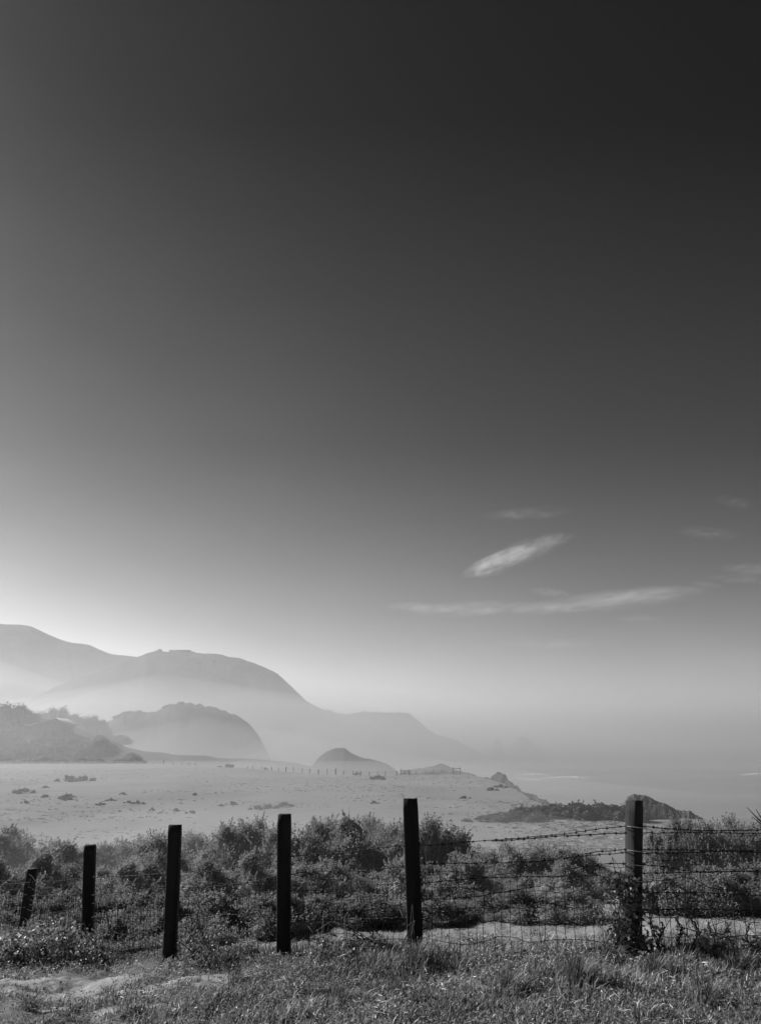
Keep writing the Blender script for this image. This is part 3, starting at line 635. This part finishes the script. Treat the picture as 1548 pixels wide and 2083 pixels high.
def near_fence():
    e = empty('wire_fence', (0, 0, 0)); tag(e, 'old barbed wire and netting fence on six dark squared timber posts', 'fence')
    widths = [17, 18.5, 21.5, 23, 26, 30]
    tops = []; bots = []
    for i, (bx, by, d, tx, ty) in enumerate(posts_px):
        b = P(bx, by, d); t = P(tx, ty, d); b.z = min(b.z, Gz(b.x, b.y)+.02); w = widths[i]/FPX*d*1.08
        o = post_mesh(b, t, w if i != 5 else w*.80, w*.9 if i != 5 else w*.72, [.3, .12, .05, .0, -.05, .62][i], M['wood_pale'] if i in (0, 5) else M['wood'], 50+i, e)
        if i == 0: o['label'] = 'short weathered grey post leaning to the right'
        if i == 5: o['label'] = 'thick weathered post wrapped in creeper and wire'
        tops.append(t); bots.append(b)
    PB = [Vector((-8.0, 16.6, EYE-3.4))]+bots+[Vector((5.2, 8.25, EYE-1.86))]
    PT = [Vector((-7.8, 16.6, EYE-2.0))]+tops+[Vector((5.2, 8.25, EYE-.5))]
    for i in (0, 7): post_mesh(PB[i], PT[i], .14, .13, .2, M['wood'], 70+i, e)
    r = RS(9)
    def dist_at(px, k0, k1):   # distance of the fence plane at px between posts k0,k1 in PB
        def pxof(v): return 774+FPX*v.x/(v.y*CP+(v.z-EYE)*SP)
        a, b = PB[k0], PB[k1]; x0, x1 = pxof(a), pxof(b)
        t = (px-x0)/(x1-x0); t = t*b.y**0; 
        # perspective correct
        t = t*a.y/(a.y*t+b.y*(1-t)) if True else t
        return a.y+(b.y-a.y)*t
    def wire(k0, k1, pts, rad=.0042, barbs=.11, off=-.07, pale=False):
        px = [p[0] for p in pts]; py = [p[1] for p in pts]; n = max(12, int((px[-1]-px[0])/5)); P3 = []
        for i in range(n+1):
            x = px[0]+(px[-1]-px[0])*i/n; y = float(np.interp(x, px, py)); P3.append(P(x, y, dist_at(x, k0, k1)+off))
        # smooth sag and wobble
        for i in range(1, n): P3[i] = P3[i]+Vector((0, r.normal()*.004, r.normal()*.0035))
        P3 = [P3[0]]+[(P3[i-1]+P3[i]*2+P3[i+1])/4 for i in range(1, n)]+[P3[-1]]
        mb = MB(); mb.tube(P3, rad, 5)
        if barbs:
            L_ = 0; nxt = r.uniform(0, barbs)
            for i in range(n):
                s = (P3[i+1]-P3[i]).length
                while nxt < L_+s:
                    c = P3[i].lerp(P3[i+1], (nxt-L_)/s)
                    for q in range(2):
                        d = Vector(r.normal(size=3)); d.x *= .35; d = d.normalized()*.022; mb.tube([c-d, c+d], [.0022, .0022], 4)
                    d = (P3[i+1]-P3[i]).normalized()*.012; mb.tube([c-d, c+d], [rad*1.9, rad*1.9], 5)
                    nxt += barbs*r.uniform(.8, 1.2)
                L_ += s
        o = mb.build('barbed_wire', M['wire'], e)
    # spans, read off the photograph (photo pixels)
    S = [
     (6, 7, [(1274, 1682), (1305, 1681), (1360, 1686), (1450, 1690), (1560, 1688), (1880, 1690)]), (6, 7, [(1305, 1694), (1400, 1694), (1560, 1695), (1880, 1700)]),
     (6, 7, [(1305, 1728), (1400, 1729), (1560, 1730), (1880, 1735)]), (6, 7, [(1305, 1736), (1390, 1735), (1470, 1731), (1560, 1734), (1880, 1745)]),
     (6, 7, [(1305, 1758), (1350, 1763), (1400, 1771), (1440, 1774), (1560, 1772), (1880, 1776)]), (6, 7, [(1305, 1776), (1400, 1775), (1460, 1773), (1560, 1770), (1880, 1780)]),
     (6, 7, [(1305, 1851), (1400, 1849), (1560, 1853), (1880, 1860)]), (6, 7, [(1305, 1816), (1420, 1815), (1560, 1822), (1880, 1830)]),
     (5, 6, [(848, 1718), (880, 1720), (930, 1714), (1000, 1709), (1060, 1704), (1150, 1697), (1220, 1686), (1274, 1680)]),
     (5, 6, [(1000, 1711), (1060, 1707), (1130, 1701), (1200, 1698), (1274, 1694)]),
     (5, 6, [(850, 1758), (930, 1756), (1010, 1755), (1090, 1751), (1160, 1744), (1220, 1731), (1274, 1728)]),
     (5, 6, [(1060, 1756), (1150, 1745), (1220, 1738), (1274, 1735)]), (5, 6, [(1150, 1768), (1230, 1757), (1274, 1757)]),
     (5, 6, [(852, 1797), (900, 1793), (980, 1786), (1060, 1784), (1160, 1782), (1274, 1778)]),
     (5, 6, [(855, 1829), (920, 1828), (980, 1822), (1040, 1811), (1100, 1803)]),
     (4, 5, [(590, 1743), (640, 1737), (700, 1735), (760, 1726), (826, 1718)]), (4, 5, [(590, 1778), (650, 1772), (740, 1771), (826, 1762)]),
     (4, 5, [(590, 1813), (680, 1808), (740, 1803), (790, 1799), (828, 1797)]), (4, 5, [(590, 1862), (640, 1858), (700, 1851), (750, 1849), (790, 1843), (830, 1838)]), (4, 5, [(590, 1872), (700, 1870), (830, 1866)]),
     (3, 4, [(368, 1774), (430, 1772), (500, 1763), (567, 1750)]), (3, 4, [(366, 1806), (430, 1803), (500, 1796), (567, 1782)]), (3, 4, [(366, 1824), (430, 1821), (500, 1818), (567, 1812)]), (3, 4, [(364, 1860), (460, 1860), (567, 1866)]),
     (2, 3, [(190, 1784), (240, 1783), (290, 1780), (346, 1774)]), (2, 3, [(188, 1821), (240, 1815), (290, 1810), (346, 1801)]), (2, 3, [(188, 1838), (240, 1834), (300, 1830), (344, 1824)]), (2, 3, [(187, 1866), (250, 1864), (340, 1862)]),
     (1, 2, [(73, 1793), (120, 1792), (174, 1786)]), (1, 2, [(66, 1822), (120, 1822), (174, 1818)]), (1, 2, [(62, 1841), (120, 1840), (174, 1836)]),
     (0, 1, [(-60, 1806), (0, 1800), (62, 1795)]), (0, 1, [(-60, 1828), (0, 1824), (58, 1820)]), (0, 1, [(-60, 1852), (0, 1850), (54, 1846)])]
    for i, (a, b, pts) in enumerate(S): wire(a, b, pts, rad=.0037 if i % 3 else .0045)
    # netting: one piece per span
    for k in range(0, 7):
        a, b = PB[k], PB[k+1]; L_ = (b-a).length; nv = max(4, int(L_/.085)); mb = MB(); H = .86
        def pt(t, h): 
            p = a.lerp(b, t); p.y -= .055; p.z = Gz(p.x, p.y)+h*(1-.10*math.sin(math.pi*t))+.02*math.sin(t*19+h*7+k); return p
        for i in range(nv+1):
            t = i/nv; hs = H*(.80+.2*r.uniform()); w1 = r.uniform(-.02, .02)
            pts = [pt(t, h)+Vector((w1*math.sin(h*6)+r.normal()*.003, 0, 0)) for h in np.linspace(-.05, hs, 7)]
            mb.tube(pts, .0034, 4)
        for h in (.04, .2, .36, .52, .68, .84):
            ph = r.uniform(0, 6); mb.tube([pt(t, h+.015*math.sin(t*9+ph)) for t in np.linspace(0, 1, 24)], .0036, 4)
        # slack stays hanging in loops
        for q in range(int(L_*2)):
            t0 = r.uniform(0, .9); mb.tube([pt(t0+.1*s*.6, .62-.25*math.sin(s*1.8)+.1*s) for s in np.linspace(0, 1, 7)], .004, 4)
        mb.build('wire_netting', M['wire'], e)
    # wire ties round the thick post
    t5 = posts_px[5]
    for py in (1681, 1729, 1757, 1789, 1838):
        c = P(1289, py, t5[2]); mb = MB(); w = .105
        mb.tube([(c.x+w*math.cos(a), c.y+w*.95*math.sin(a), c.z+.006*math.sin(a*2)) for a in np.linspace(0, 2*math.pi, 17)], .004, 5, cap=False); mb.build('wire_tie', mats_tie, e)
    return PB
mats_tie = mat('galvanised_wire', .45, .4, .6, .3, 40, 3)
PB = near_fence()

# ------------------------------------------------------------------ foreground vegetation
def fence_r(x, y): return np.interp(np.arctan2(x, y), f_az, f_r)
def grass_blades(n, rfun, lmin, lmax, wid, seed, name, m, label, lean=.9, clump=True):
    r = RS(seed); az = r.uniform(-.60, .60, n*2); rr = rfun(r, az, n*2)
    x = rr*np.sin(az); y = rr*np.cos(az)
    dens = fbm(x*1.3, y*1.3, 31, 3); keep = r.uniform(0, 1, n*2) < np.clip((dens-.22)*2.2, .15, 1)*(1-.93*sandmask(x, y)); x = x[keep][:n]; y = y[keep][:n]; n = len(x)
    z = G(x, y)-.01; big = fbm(x*1.5+5, y*1.5, 41, 3)
    L_ = (lmin+(lmax-lmin)*r.uniform(0, 1, n)**1.8)*(.35+1.4*np.clip((big-.28)*2.2, 0, 1)); a = r.uniform(0, 2*math.pi, n); ln = r.uniform(.1, 1.0, n)*lean*L_
    # wind lays the grass a little towards the right
    L_ = L_*np.interp(x, [-2.2, -.8], [.6, 1]); ln = ln*np.interp(x, [-2.2, -.8], [.6, 1]); dx = np.cos(a)*ln+.12*L_; dy = np.sin(a)*ln; wx = -np.sin(a)*wid*r.uniform(.6, 1.5, n)/2; wy = np.cos(a)*wid*r.uniform(.6, 1.5, n)/2
    B = np.stack([x, y, z], -1); Wd = np.stack([wx, wy, wx*0], -1)
    m1 = B+np.stack([dx*.3, dy*.3, L_*.6], -1); tp = B+np.stack([dx, dy, L_*np.clip(1-.25*ln/L_, .6, 1)], -1)
    v = np.stack([B-Wd, B+Wd, m1+Wd*.8, m1-Wd*.8, tp], 1).reshape(-1, 3); i5 = np.arange(n)*5
    q = np.stack([i5, i5+1, i5+2, i5+3], -1); t = np.stack([i5+3, i5+2, i5+4], -1)
    loops = np.concatenate([q, t], 1).ravel(); sizes = np.tile([4, 3], n)
    val = np.repeat(np.clip(r.normal(.42, .26, n)+.9*(fbm(x*1.6, y*1.6, 51, 4)-.5)+.55*(r.uniform(0, 1, n) > .92), 0, 1), 5)  # scattered extra-bright blades put glints into the grass colour
    o = meshobj(name, v, loops, sizes, m, None, False, val); tag(o, label, 'grass', kind='stuff'); return o
fg = lambda r, az, n: 4.6+(np.interp(az, f_az, f_r)+1.4-4.6)*r.uniform(0, 1, n)**.8
grass_blades(190000, fg, .02, .10, .0095, 1, 'grass', M['grass'], 'tousled short grass on the bank in front of the fence')
near_line = lambda r, az, n: np.interp(az, f_az, f_r)+r.normal(-.05, .35, n)
grass_blades(16000, near_line, .04, .13, .008, 2, 'tall_grass', M['grass'], 'taller grass growing up through the foot of the fence', lean=.45)
mead = lambda r, az, n: r.uniform(15, 25, n)
grass_blades(50000, mead, .02, .06, .016, 3, 'meadow_grass', M['grass'], 'short cropped grass of the meadow strip beyond the fence')
def grass_tuft(px, py, h, n, seed, lab):
    r = RS(seed); p = groundhit(px, py); e = p; mb = MB(); vs = []
    a = r.uniform(0, 2*math.pi, n); rad = np.abs(r.normal(0, .09, n))*h/.25; B = np.stack([rad*np.cos(a), rad*np.sin(a), -.02+0*a], -1)
    L_ = h*r.uniform(.5, 1.1, n); ln = L_*r.uniform(.1, .75, n); D = np.stack([np.cos(a)*ln+.06, np.sin(a)*ln, 0*a], -1)
    Wd = np.stack([-np.sin(a), np.cos(a), 0*a], -1)*.004
    up = np.array([0, 0, 1.])
    m1 = B+D*.25+up*(L_*.6)[:, None]; m2 = B+D*.65+up*(L_*.88)[:, None]; tp = B+D*1.05+up*(L_*np.clip(1-.35*ln/L_, .5, 1))[:, None]
    v = np.stack([B-Wd, B+Wd, m1+Wd, m1-Wd, m2+Wd*.7, m2-Wd*.7, tp], 1).reshape(-1, 3); i = np.arange(n)*7
    lo = np.stack([i, i+1, i+2, i+3, i+3, i+2, i+4, i+5, i+5, i+4, i+6], -1).ravel()
    o = meshobj('grass_tuft', v, lo, np.tile([4, 4, 3], n), M['grass'], None, False, np.repeat(np.clip(r.normal(.35, .25, n), 0, 1), 7)); o.location = p
    tag(o, lab, 'grass tuft', 'tussocks standing out of the foreground grass')
for q in ((1180, 2015, .26, 420, 'largest tussock of long grass, below the sixth post'), (1035, 2025, .2, 260, 'arching tussock left of the largest one'), (1440, 2050, .2, 300, 'tussock near the bottom right corner'), (850, 1962, .24, 260, 'spiky tussock at the foot of the fifth post'), (1250, 1960, .2, 200, 'pale tussock just left of the creeper post'), (640, 1962, .15, 160, 'small tussock right of the fourth post'), (330, 1968, .14, 150, 'small tussock at the foot of the third post'), (1500, 1980, .2, 240, 'tussock below the netting at the right edge'), (930, 1980, .17, 200, 'small tussock right of the fifth post'), (700, 2050, .16, 220, 'low tussock at the bottom below the fourth and fifth posts'), (480, 2000, .14, 180, 'low tussock right of the pale bare ground'), (60, 2060, .14, 200, 'low tussock in the bottom left corner'), (1330, 1990, .2, 220, 'tussock right below the creeper post')):
    grass_tuft(q[0], q[1], q[2], q[3], int(q[0]), q[4])
# broad leaved weeds
def weeds(n, seed):
    r = RS(seed); az = r.uniform(-.6, .6, n); rr = fg(r, az, n); x = rr*np.sin(az); y = rr*np.cos(az)
    k = (fbm(x*1.1+9, y*1.1, 61, 3) > .40) & (r.uniform(0, 1, n) > .9*sandmask(x, y)); x = x[k]; y = y[k]; n = len(x)
    z = G(x, y)+r.uniform(.0, .10, n)*(.4+fbm(x, y, 62, 2)); mb = MB()
    leafcloud(mb, np.stack([x, y, z], -1), np.tile([0., 0., 1.], (n, 1)), .030, r, lift=.3, aspect=.34)
    o = mb.build('weeds', M['weed']); tag(o, 'low broad leaved weeds mixed through the grass', 'weeds', kind='stuff')
weeds(120000, 7)
def straw(n, seed):
    r = RS(seed); az = r.uniform(-.6, .6, n); rr = fg(r, az, n); x = rr*np.sin(az); y = rr*np.cos(az); k = fbm(x*1.8+3, y*1.8, 71, 3) > .45; x = x[k]; y = y[k]; n = len(x)
    z = G(x, y)+r.uniform(.01, .09, n); mb = MB(); leafcloud(mb, np.stack([x, y, z], -1), np.tile([0., -.4, 1.], (n, 1)), .075, r, lift=.5, aspect=.09)
    o = mb.build('straw', mat('dry_straw', .42, .6, .4, .2, 5, 3, attr=.5, trans=.2)); tag(o, 'dry pale straw and broken stalks lying in the grass', 'straw', kind='stuff')
straw(26000, 12)
def field_grass(n, seed):
    r = RS(seed); az = r.uniform(-.66, .62, n); E_ = np.interp(az, e_az, e_d)/np.cos(az); rr = 58+(E_-62)*r.uniform(0, 1, n)**1.15; x = rr*np.sin(az); y = rr*np.cos(az)
    k = fbm(x*.06+3, y*.09, 81, 5)+.15*(r.uniform(0, 1, n)-.5) > .50; x = x[k]; y = y[k]; n = len(x); z = G(x, y); mb = MB()
    h = r.uniform(.02, .09, n)*(.6+fbm(x*.15, y*.15, 82, 3)); w = r.uniform(.3, .9, n); a = r.uniform(0, 3.14, n); wx = np.cos(a)*w/2; wy = np.sin(a)*w/2
    v = np.stack([np.stack([x-wx, y-wy, z-.03], -1), np.stack([x+wx, y+wy, z-.03], -1), np.stack([x+wx*.5, y+wy*.5, z+h], -1), np.stack([x-wx*.7, y-wy*.7, z+h*.8], -1)], 1)
    mb.addarr(v.reshape(-1, 3), np.arange(n*4).reshape(n, 4), np.repeat(r.uniform(0, 1, n), 4))
    o = mb.build('field_grass', mat('rough_field_grass', .25, .9, .1, .3, .3, 5, attr=.4, trans=.3)); tag(o, 'rough low grass in patches over the pale terrace field', 'field grass', kind='stuff')
field_grass(16000, 13)
def bramble(name, pts, radius, n, size, label, cat, seed, stems=8, m=None, mound=False):
    """leafy tangle along a list of 3D points"""
    r = RS(seed); e = empty(name, tuple(pts[0])); tag(e, label, cat); mb = MB(); C = []
    p0 = np.array(pts[0])
    for i in range(n):
        k = r.randint(len(pts)); p = np.array(pts[k])-p0; rad = radius[k] if hasattr(radius, '__len__') else radius
        d = r.normal(size=3); d /= np.linalg.norm(d); C.append(p+d*rad*r.uniform(.35, 1.05))
    C = np.array(C); leafcloud(mb, C, np.tile([0., -.3, .8], (len(C), 1)), size, r, lift=.4, aspect=.7); mb.build('foliage', m or M['bramble'], e)
    mb = MB()
    for i in range(stems):
        a = np.array(pts[r.randint(len(pts))])-p0; b = np.array(pts[r.randint(len(pts))])-p0; mid = (a+b)/2+r.normal(size=3)*.12+np.array([0, 0, .12])
        mb.tube([tuple(a+r.normal(size=3)*.05), tuple(mid), tuple(b+r.normal(size=3)*.08)], [.005, .004, .0025], 4)
    mb.build('stem', M['bark'], e); return e
def gp(px, d, h): 
    p = P(px, 1900, d); return (p.x, p.y, Gz(p.x, p.y)+h)
# creeper round the thick post
pts = []; rad = []; r = RS(77)
for k in range(120):
    h = r.uniform(0, .78); pts.append((FP[5].x+r.normal()*.10+(-.13 if h > .3 and r.uniform() < .5 else .0), FP[5].y-.10+r.normal()*.05, Gz(FP[5].x, FP[5].y)+h)); rad.append(.075*(1.3-h))
bramble('creeper', pts, rad, 2300, .042, 'leafy creeper climbing the thick rightmost post', 'creeper', 78, 26)
# bramble mound left
pts = []; rad = []
for k in range(150):
    px = r.uniform(-30, 200); hmax = np.interp(px, [-30, 30, 60, 110, 200], [.12, .2, .34, .42, .25]); d = r.uniform(10.7, 12.2); pts.append(gp(px, d, r.uniform(0, hmax))); rad.append(.14)
bramble('bramble', pts, rad, 9000, .05, 'bramble mound with bright leaf edges at the foot of the two leftmost posts', 'bramble', 80, 50)
for (p0, p1, d, hh, n, lab, sd) in ((375, 450, 9.9, .34, 900, 'leafy sprawling plant right of the third post', 81), (165, 200, 11.9, .34, 700, 'added dark leaves standing in for shade at the second post', 82), (1370, 1560, 8.1, .16, 1800, 'dark sprawling bramble under the netting right of the creeper post', 83),  # leaves at the second post are added in place of shade at its foot
        (690, 780, 9.1, .14, 900, 'low dark leafy clump left of the fifth post', 84), (640, 662, 9.3, .20, 240, 'small upright dark weed between the fourth and fifth posts', 85), (820, 862, 8.8, .16, 400, 'tuft of leaves at the foot of the fifth post', 86)):
    pts = [gp(r.uniform(p0, p1), d+r.uniform(-.25, .25), r.uniform(0, hh)) for _ in range(40)]; bramble('weed_clump', pts, .09, n, .036, lab, 'weed', sd, 12)
pts = [gp(395+28*t+r.normal()*2, 9.75, .15+.55*t) for t in np.linspace(0, 1, 26)]
bramble('weed_stalk', pts, .035, 150, .03, 'tall thin leafy stalk leaning right beside the third post', 'weed', 90, 8)
# thin vines climbing the netting on the right
for j, (px, n) in enumerate(((1345, 20), (1382, 130), (1413, 110), (1447, 26), (1482, 150), (1521, 20), (1330, 70), (1253, 160))):
    px0 = px; d = 8.25; L_ = .32 if px != 1330 else .62; pts = [gp(px+5*math.sin(t*9+j), d-.08, L_*t) for t in np.linspace(0, 1, 14)]
    e = bramble('vine', pts, .03, n, .026, ['bare thin vine nearest the thick post on its right', 'leafy vine second from the thick post', 'leafy vine third from the thick post', 'nearly bare twisted vine', 'thick leafy vine with a pale flower', 'thin bare vine nearest the right edge', 'tall thin vine just right of the thick post', 'leafy vine just left of the thick post'][j], 'vine', 95+j, 2)
    mb = MB(); p0 = np.array(pts[0])
    for s in (0, .9): mb.tube([tuple(np.array(p)-p0+np.array([.012*math.sin(i*1.3+s*3), 0, 0])) for i, p in enumerate(pts)], .006, 5)
    mb.build('stem', M['bark'], e)
# a few pale flowers
r = RS(6)
for j, (px, py, d, s, lab) in enumerate([(1285, 1808, 8.1, .05, 'upper white flower on the creeper'), (1286, 1820, 8.1, .04, 'white flower just under the upper one on the creeper'), (1293, 1865, 8.05, .042, 'white flower midway down the creeper'), (1335, 1934, 7.9, .055, 'bright white scrap in the grass right of the creeper post'), (1474, 1912, 8.1, .028, 'small white flower on the netting vine'),
        (99, 1909, 10.9, .055, 'lowest white bloom on the bramble mound'), (110, 1901, 10.9, .055, 'middle white bloom on the bramble mound'), (116, 1892, 10.9, .05, 'upper white bloom on the bramble mound'), (455, 2068, 6.2, .04, 'white scrap in the grass near the bottom'), (58, 1910, 10.9, .035, 'small white bloom at the left of the mound')]):
    p = P(px, py, d); mb = MB(); k = 5; vs = [(0, 0, 0)]
    for i in range(10):
        a = i*math.pi/5; rr = s/2*(1.1 if i % 2 == 0 else .72)*r.uniform(.8, 1.2); vs.append((rr*math.cos(a), -.008*(i % 2), rr*math.sin(a)*.85))
    n0 = len(vs); vs2 = [(x, y+.006, z) for x, y, z in vs]
    f = [(0, 1+i, 1+(i+1) % 10) for i in range(10)]+[(n0, n0+1+(i+1) % 10, n0+1+i) for i in range(10)]+[(1+i, n0+1+i, n0+1+(i+1) % 10, 1+(i+1) % 10) for i in range(10)]
    mb.add(vs+vs2, f); o = mb.build('flower', M['white']); o.location = p; o.rotation_euler = (-.7, .2*j, 0); tag(o, lab, 'flower', 'pale blooms in the foreground')
# dead branch on the right brush
mb = MB(); c = P(1565, 1685, 29)
for tx, ty in ((1518, 1642), (1536, 1646), (1530, 1662), (1550, 1640), (1576, 1650)):
    t = P(tx, ty, 29); mb.tube([tuple(c), tuple(c.lerp(t, .5)+Vector((0, 0, -.05))), tuple(t)], [.045, .028, .012], 5)
mb.tube([(c.x+.3, c.y, Gz(c.x, c.y)-.1), tuple(c)], [.08, .05], 6)
o = mb.build('dead_branch', M['bark']); tag(o, 'bare forked dead branch sticking out of the brush at the right edge', 'branch')

# ------------------------------------------------------------------ air: haze, mist banks, clouds
SIG = .00005
X0, X1, Y0, Y1, Z0, Z1 = -6000, 6000, -400, 6000, -6, EYE+262
mb = MB(); mb.box(((X0+X1)/2, (Y0+Y1)/2, (Z0+Z1)/2), (X1-X0, Y1-Y0, Z1-Z0)); o = mb.build('haze', volmat('haze_air', SIG)); tag(o, 'thin bright sea haze filling the whole view', 'haze', kind='stuff')
def mistbank(px, d, top_py, rx, ry, dens, label, seed, power=2.0, base=-3.):
    """bell shaped closed body of fog, from just above the sea up to the given height"""
    c = P(px, top_py, d); H = c.z-base; n = 60; vs = []; A = 120
    vs.append((c.x, c.y, c.z))
    for i in range(1, n+1):
        t = i/n
        for j in range(A):
            a = 2*math.pi*j/A; k = 1+.18*math.sin(a*3+seed)+.1*math.sin(a*5+seed*2)
            h = (1-t)**power*(1+2*t*0)
            wob = 1
            vs.append((c.x+rx*k*t*math.cos(a), c.y+ry*k*t*math.sin(a), base+H*h*wob))
    f = [(0, 1+j, 1+(j+1) % A) for j in range(A)]
    for i in range(n-1):
        for j in range(A): f.append((1+i*A+j, 1+(i+1)*A+j, 1+(i+1)*A+(j+1) % A, 1+i*A+(j+1) % A))
    b0 = 1+(n-1)*A; nb = len(vs); vs += [(vs[b0+j][0], vs[b0+j][1], base-2.) for j in range(A)]
    for j in range(A): f.append((b0+j, nb+j, nb+(j+1) % A, b0+(j+1) % A))
    f.append(tuple(nb+j for j in range(A))[::-1])
    mb = MB(); mb.add(vs, f); o = mb.build('mist_bank', volmat('mist', dens), smooth=True); tag(o, label, 'mist', kind='stuff'); return o
def lowmist(MISTH, dens, y0, label, y1=5000):
    xs = np.linspace(-2600, 2600, 40); ys = np.linspace(y0, y1, 60); X, Y = np.meshgrid(xs, ys, indexing='ij')
    Z = EYE+MISTH*(1+.25*max(0, min(1, MISTH/20))*(fbm(X*.0012, Y*.0012, 77, 2)-.5)) - (.0208*(Y-20) if MISTH < 0 else 0); nx, ny = X.shape; top = np.stack([X, Y, Z], -1).reshape(-1, 3); bot = top.copy(); bot[:, 2] = -5
    i = np.arange(nx*ny).reshape(nx, ny); q = np.stack([i[:-1, :-1], i[1:, :-1], i[1:, 1:], i[:-1, 1:]], -1).reshape(-1, 4); fs = [tuple(k) for k in q]+[tuple(k[::-1]+nx*ny) for k in q]
    edge = list(i[:, 0])+list(i[-1, 1:])+list(i[::-1, -1][1:])+list(i[0, ::-1][1:-1]); m_ = nx*ny
    for a, c in zip(edge, edge[1:]+edge[:1]): fs.append((a+m_, c+m_, c, a))
    mb = MB(); mb.add(np.concatenate([top, bot]), fs); o = mb.build('sea_mist', volmat('mist', dens)); tag(o, label, 'mist', kind='stuff')
lowmist(42., .0009, 115, 'dense layer of sea mist lying over the bay')
lowmist(-1.4, .0018, 20, 'thin ground mist lying over the brush and the field', 325)
lowmist(105., .00034, 120, 'thinner upper layer of sea mist over bay and field')
mistbank(100, 235, 1400, 170, 75, .0028, 'mist drifting over the left of the field and the grove', 6)
mistbank(640, 36, 1590, 30, 14, .019, 'faint mist hanging over the brush behind the fence', 9, .5, EYE-9)
mistbank(130, 305, 1370, 240, 42, .011, 'mist along the far rim of the field before the grove', 7, 1.6)
mistbank(690, 300, 1440, 150, 60, .009, 'mist along the far rim of the field before the small knoll', 8, 1.4)
mistbank(-60, 1400, 1320, 800, 170, .011, 'bright mist between the two tallest hills', 1, 2.0)
mistbank(330, 860, 1368, 780, 150, .010, 'bright mist at the foot of the tall headland', 2, 1.5)
mistbank(850, 950, 1430, 600, 150, .0022, 'mist over the tail of the tall headland', 4)
mistbank(420, 510, 1455, 360, 55, .015, 'low mist in front of the tree-topped headland', 3, 1.6)

def cloud(px, py, d, rx, ry, rz, roll, dens, seed, label, nsc=3.):
    c = P(px, py, d); m = bpy.data.materials.new('cloud_vapour'); m.use_nodes = True; N = m.node_tree.nodes; L = m.node_tree.links; N.clear()
    tc = N.new('ShaderNodeTexCoord'); ln = N.new('ShaderNodeVectorMath'); ln.operation = 'LENGTH'; L.new(tc.outputs['Object'], ln.inputs[0])
    mr = N.new('ShaderNodeMapRange'); mr.inputs[1].default_value = 0; mr.inputs[2].default_value = 1; mr.inputs[3].default_value = 1; mr.inputs[4].default_value = 0; L.new(ln.outputs['Value'], mr.inputs[0])
    nz = N.new('ShaderNodeTexNoise'); nz.noise_dimensions = '4D'; nz.inputs['W'].default_value = seed; nz.inputs['Scale'].default_value = nsc; nz.inputs['Detail'].default_value = 6; nz.inputs['Roughness'].default_value = .6; nz.inputs['Distortion'].default_value = .7 if dens < .018 else .15
    mp = N.new('ShaderNodeMapping'); mp.inputs['Scale'].default_value = (1.1, .3, .6); L.new(tc.outputs['Object'], mp.inputs[0]); L.new(mp.outputs[0], nz.inputs['Vector'])
    n2 = N.new('ShaderNodeMapRange'); n2.inputs[1].default_value = .40; n2.inputs[2].default_value = .72; L.new(nz.outputs[0], n2.inputs[0])
    a = N.new('ShaderNodeMath'); a.operation = 'MULTIPLY'; L.new(mr.outputs[0], a.inputs[0]); L.new(n2.outputs[0], a.inputs[1])
    b = N.new('ShaderNodeMath'); b.operation = 'MULTIPLY'; L.new(a.outputs[0], b.inputs[0]); b.inputs[1].default_value = dens
    v = N.new('ShaderNodeVolumePrincipled'); v.inputs['Color'].default_value = (1, 1, 1, 1); v.inputs['Anisotropy'].default_value = .4; L.new(b.outputs[0], v.inputs['Density'])
    o_ = N.new('ShaderNodeOutputMaterial'); L.new(v.outputs[0], o_.inputs['Volume'])
    mb = MB(); mb.addarr(ICV, ICF, 0); o = mb.build('cloud', m); o.location = c; o.scale = (rx, ry, rz); o.rotation_euler = (0, roll, 0)
    tag(o, label, 'cloud', kind='stuff')
K = 6000/FPX*1.0
for (px, py, w, h, roll, dens, lab) in [
    (1022, 1139, 92, 19, 20, .052, 'brightest slanting wisp of cloud'), (1060, 1124, 110, 26, 20, .006, 'soft veil around the brightest slanting wisp'), (1118, 1100, 60, 14, 12, .008, 'thin tail of the brightest wisp'), (985, 1164, 60, 12, 8, .007, 'faint shadow wisp under the brightest one'),
    (860, 1236, 90, 10, -3, .009, 'thin pointed wisp at the left end of the cloud group'), (960, 1238, 150, 14, 2, .006, 'thin flat wisp joining the left end to the long one'), (1140, 1233, 150, 13, 4, .010, 'long flat wisp in the middle of the cloud group'), (1270, 1214, 170, 13, 5, .012, 'long ragged wisp rising to the right'), (1250, 1222, 210, 20, 5, .004, 'soft veil around the long ragged wisp'), (1120, 1206, 50, 11, -8, .009, 'short hooked wisp above the long flat one'),
    (1070, 1045, 110, 10, 3, .004, 'faint high streak above the brightest wisp'), (1035, 1047, 40, 8, -4, .004, 'small bright end of the faint high streak'), (1300, 1258, 60, 8, 0, .006, 'tiny streak under the long ragged wisp'), (1435, 1189, 40, 7, -8, .007, 'tiny wisp near the right edge'), (1530, 1158, 80, 12, -3, .007, 'pale streak at the right edge'), (1510, 1178, 90, 8, -4, .004, 'thin streak below the pale one at the right edge'), (1440, 1085, 80, 12, -6, .0035, 'very faint streak high at the right'), (1490, 1022, 50, 14, -14, .004, 'faintest highest streak at the right'), (518, 1081, 24, 10, 0, .0016, 'faint puff above the far hill'), (1120, 1310, 120, 12, 0, .003, 'faint low streak near the horizon')]:
    cloud(px, py, 6000/1.0, w*K, w*K*.5, h*K*1.05, -math.radians(roll), dens*(.48 if dens > .04 else .52), (px*7+py) % 97, lab)
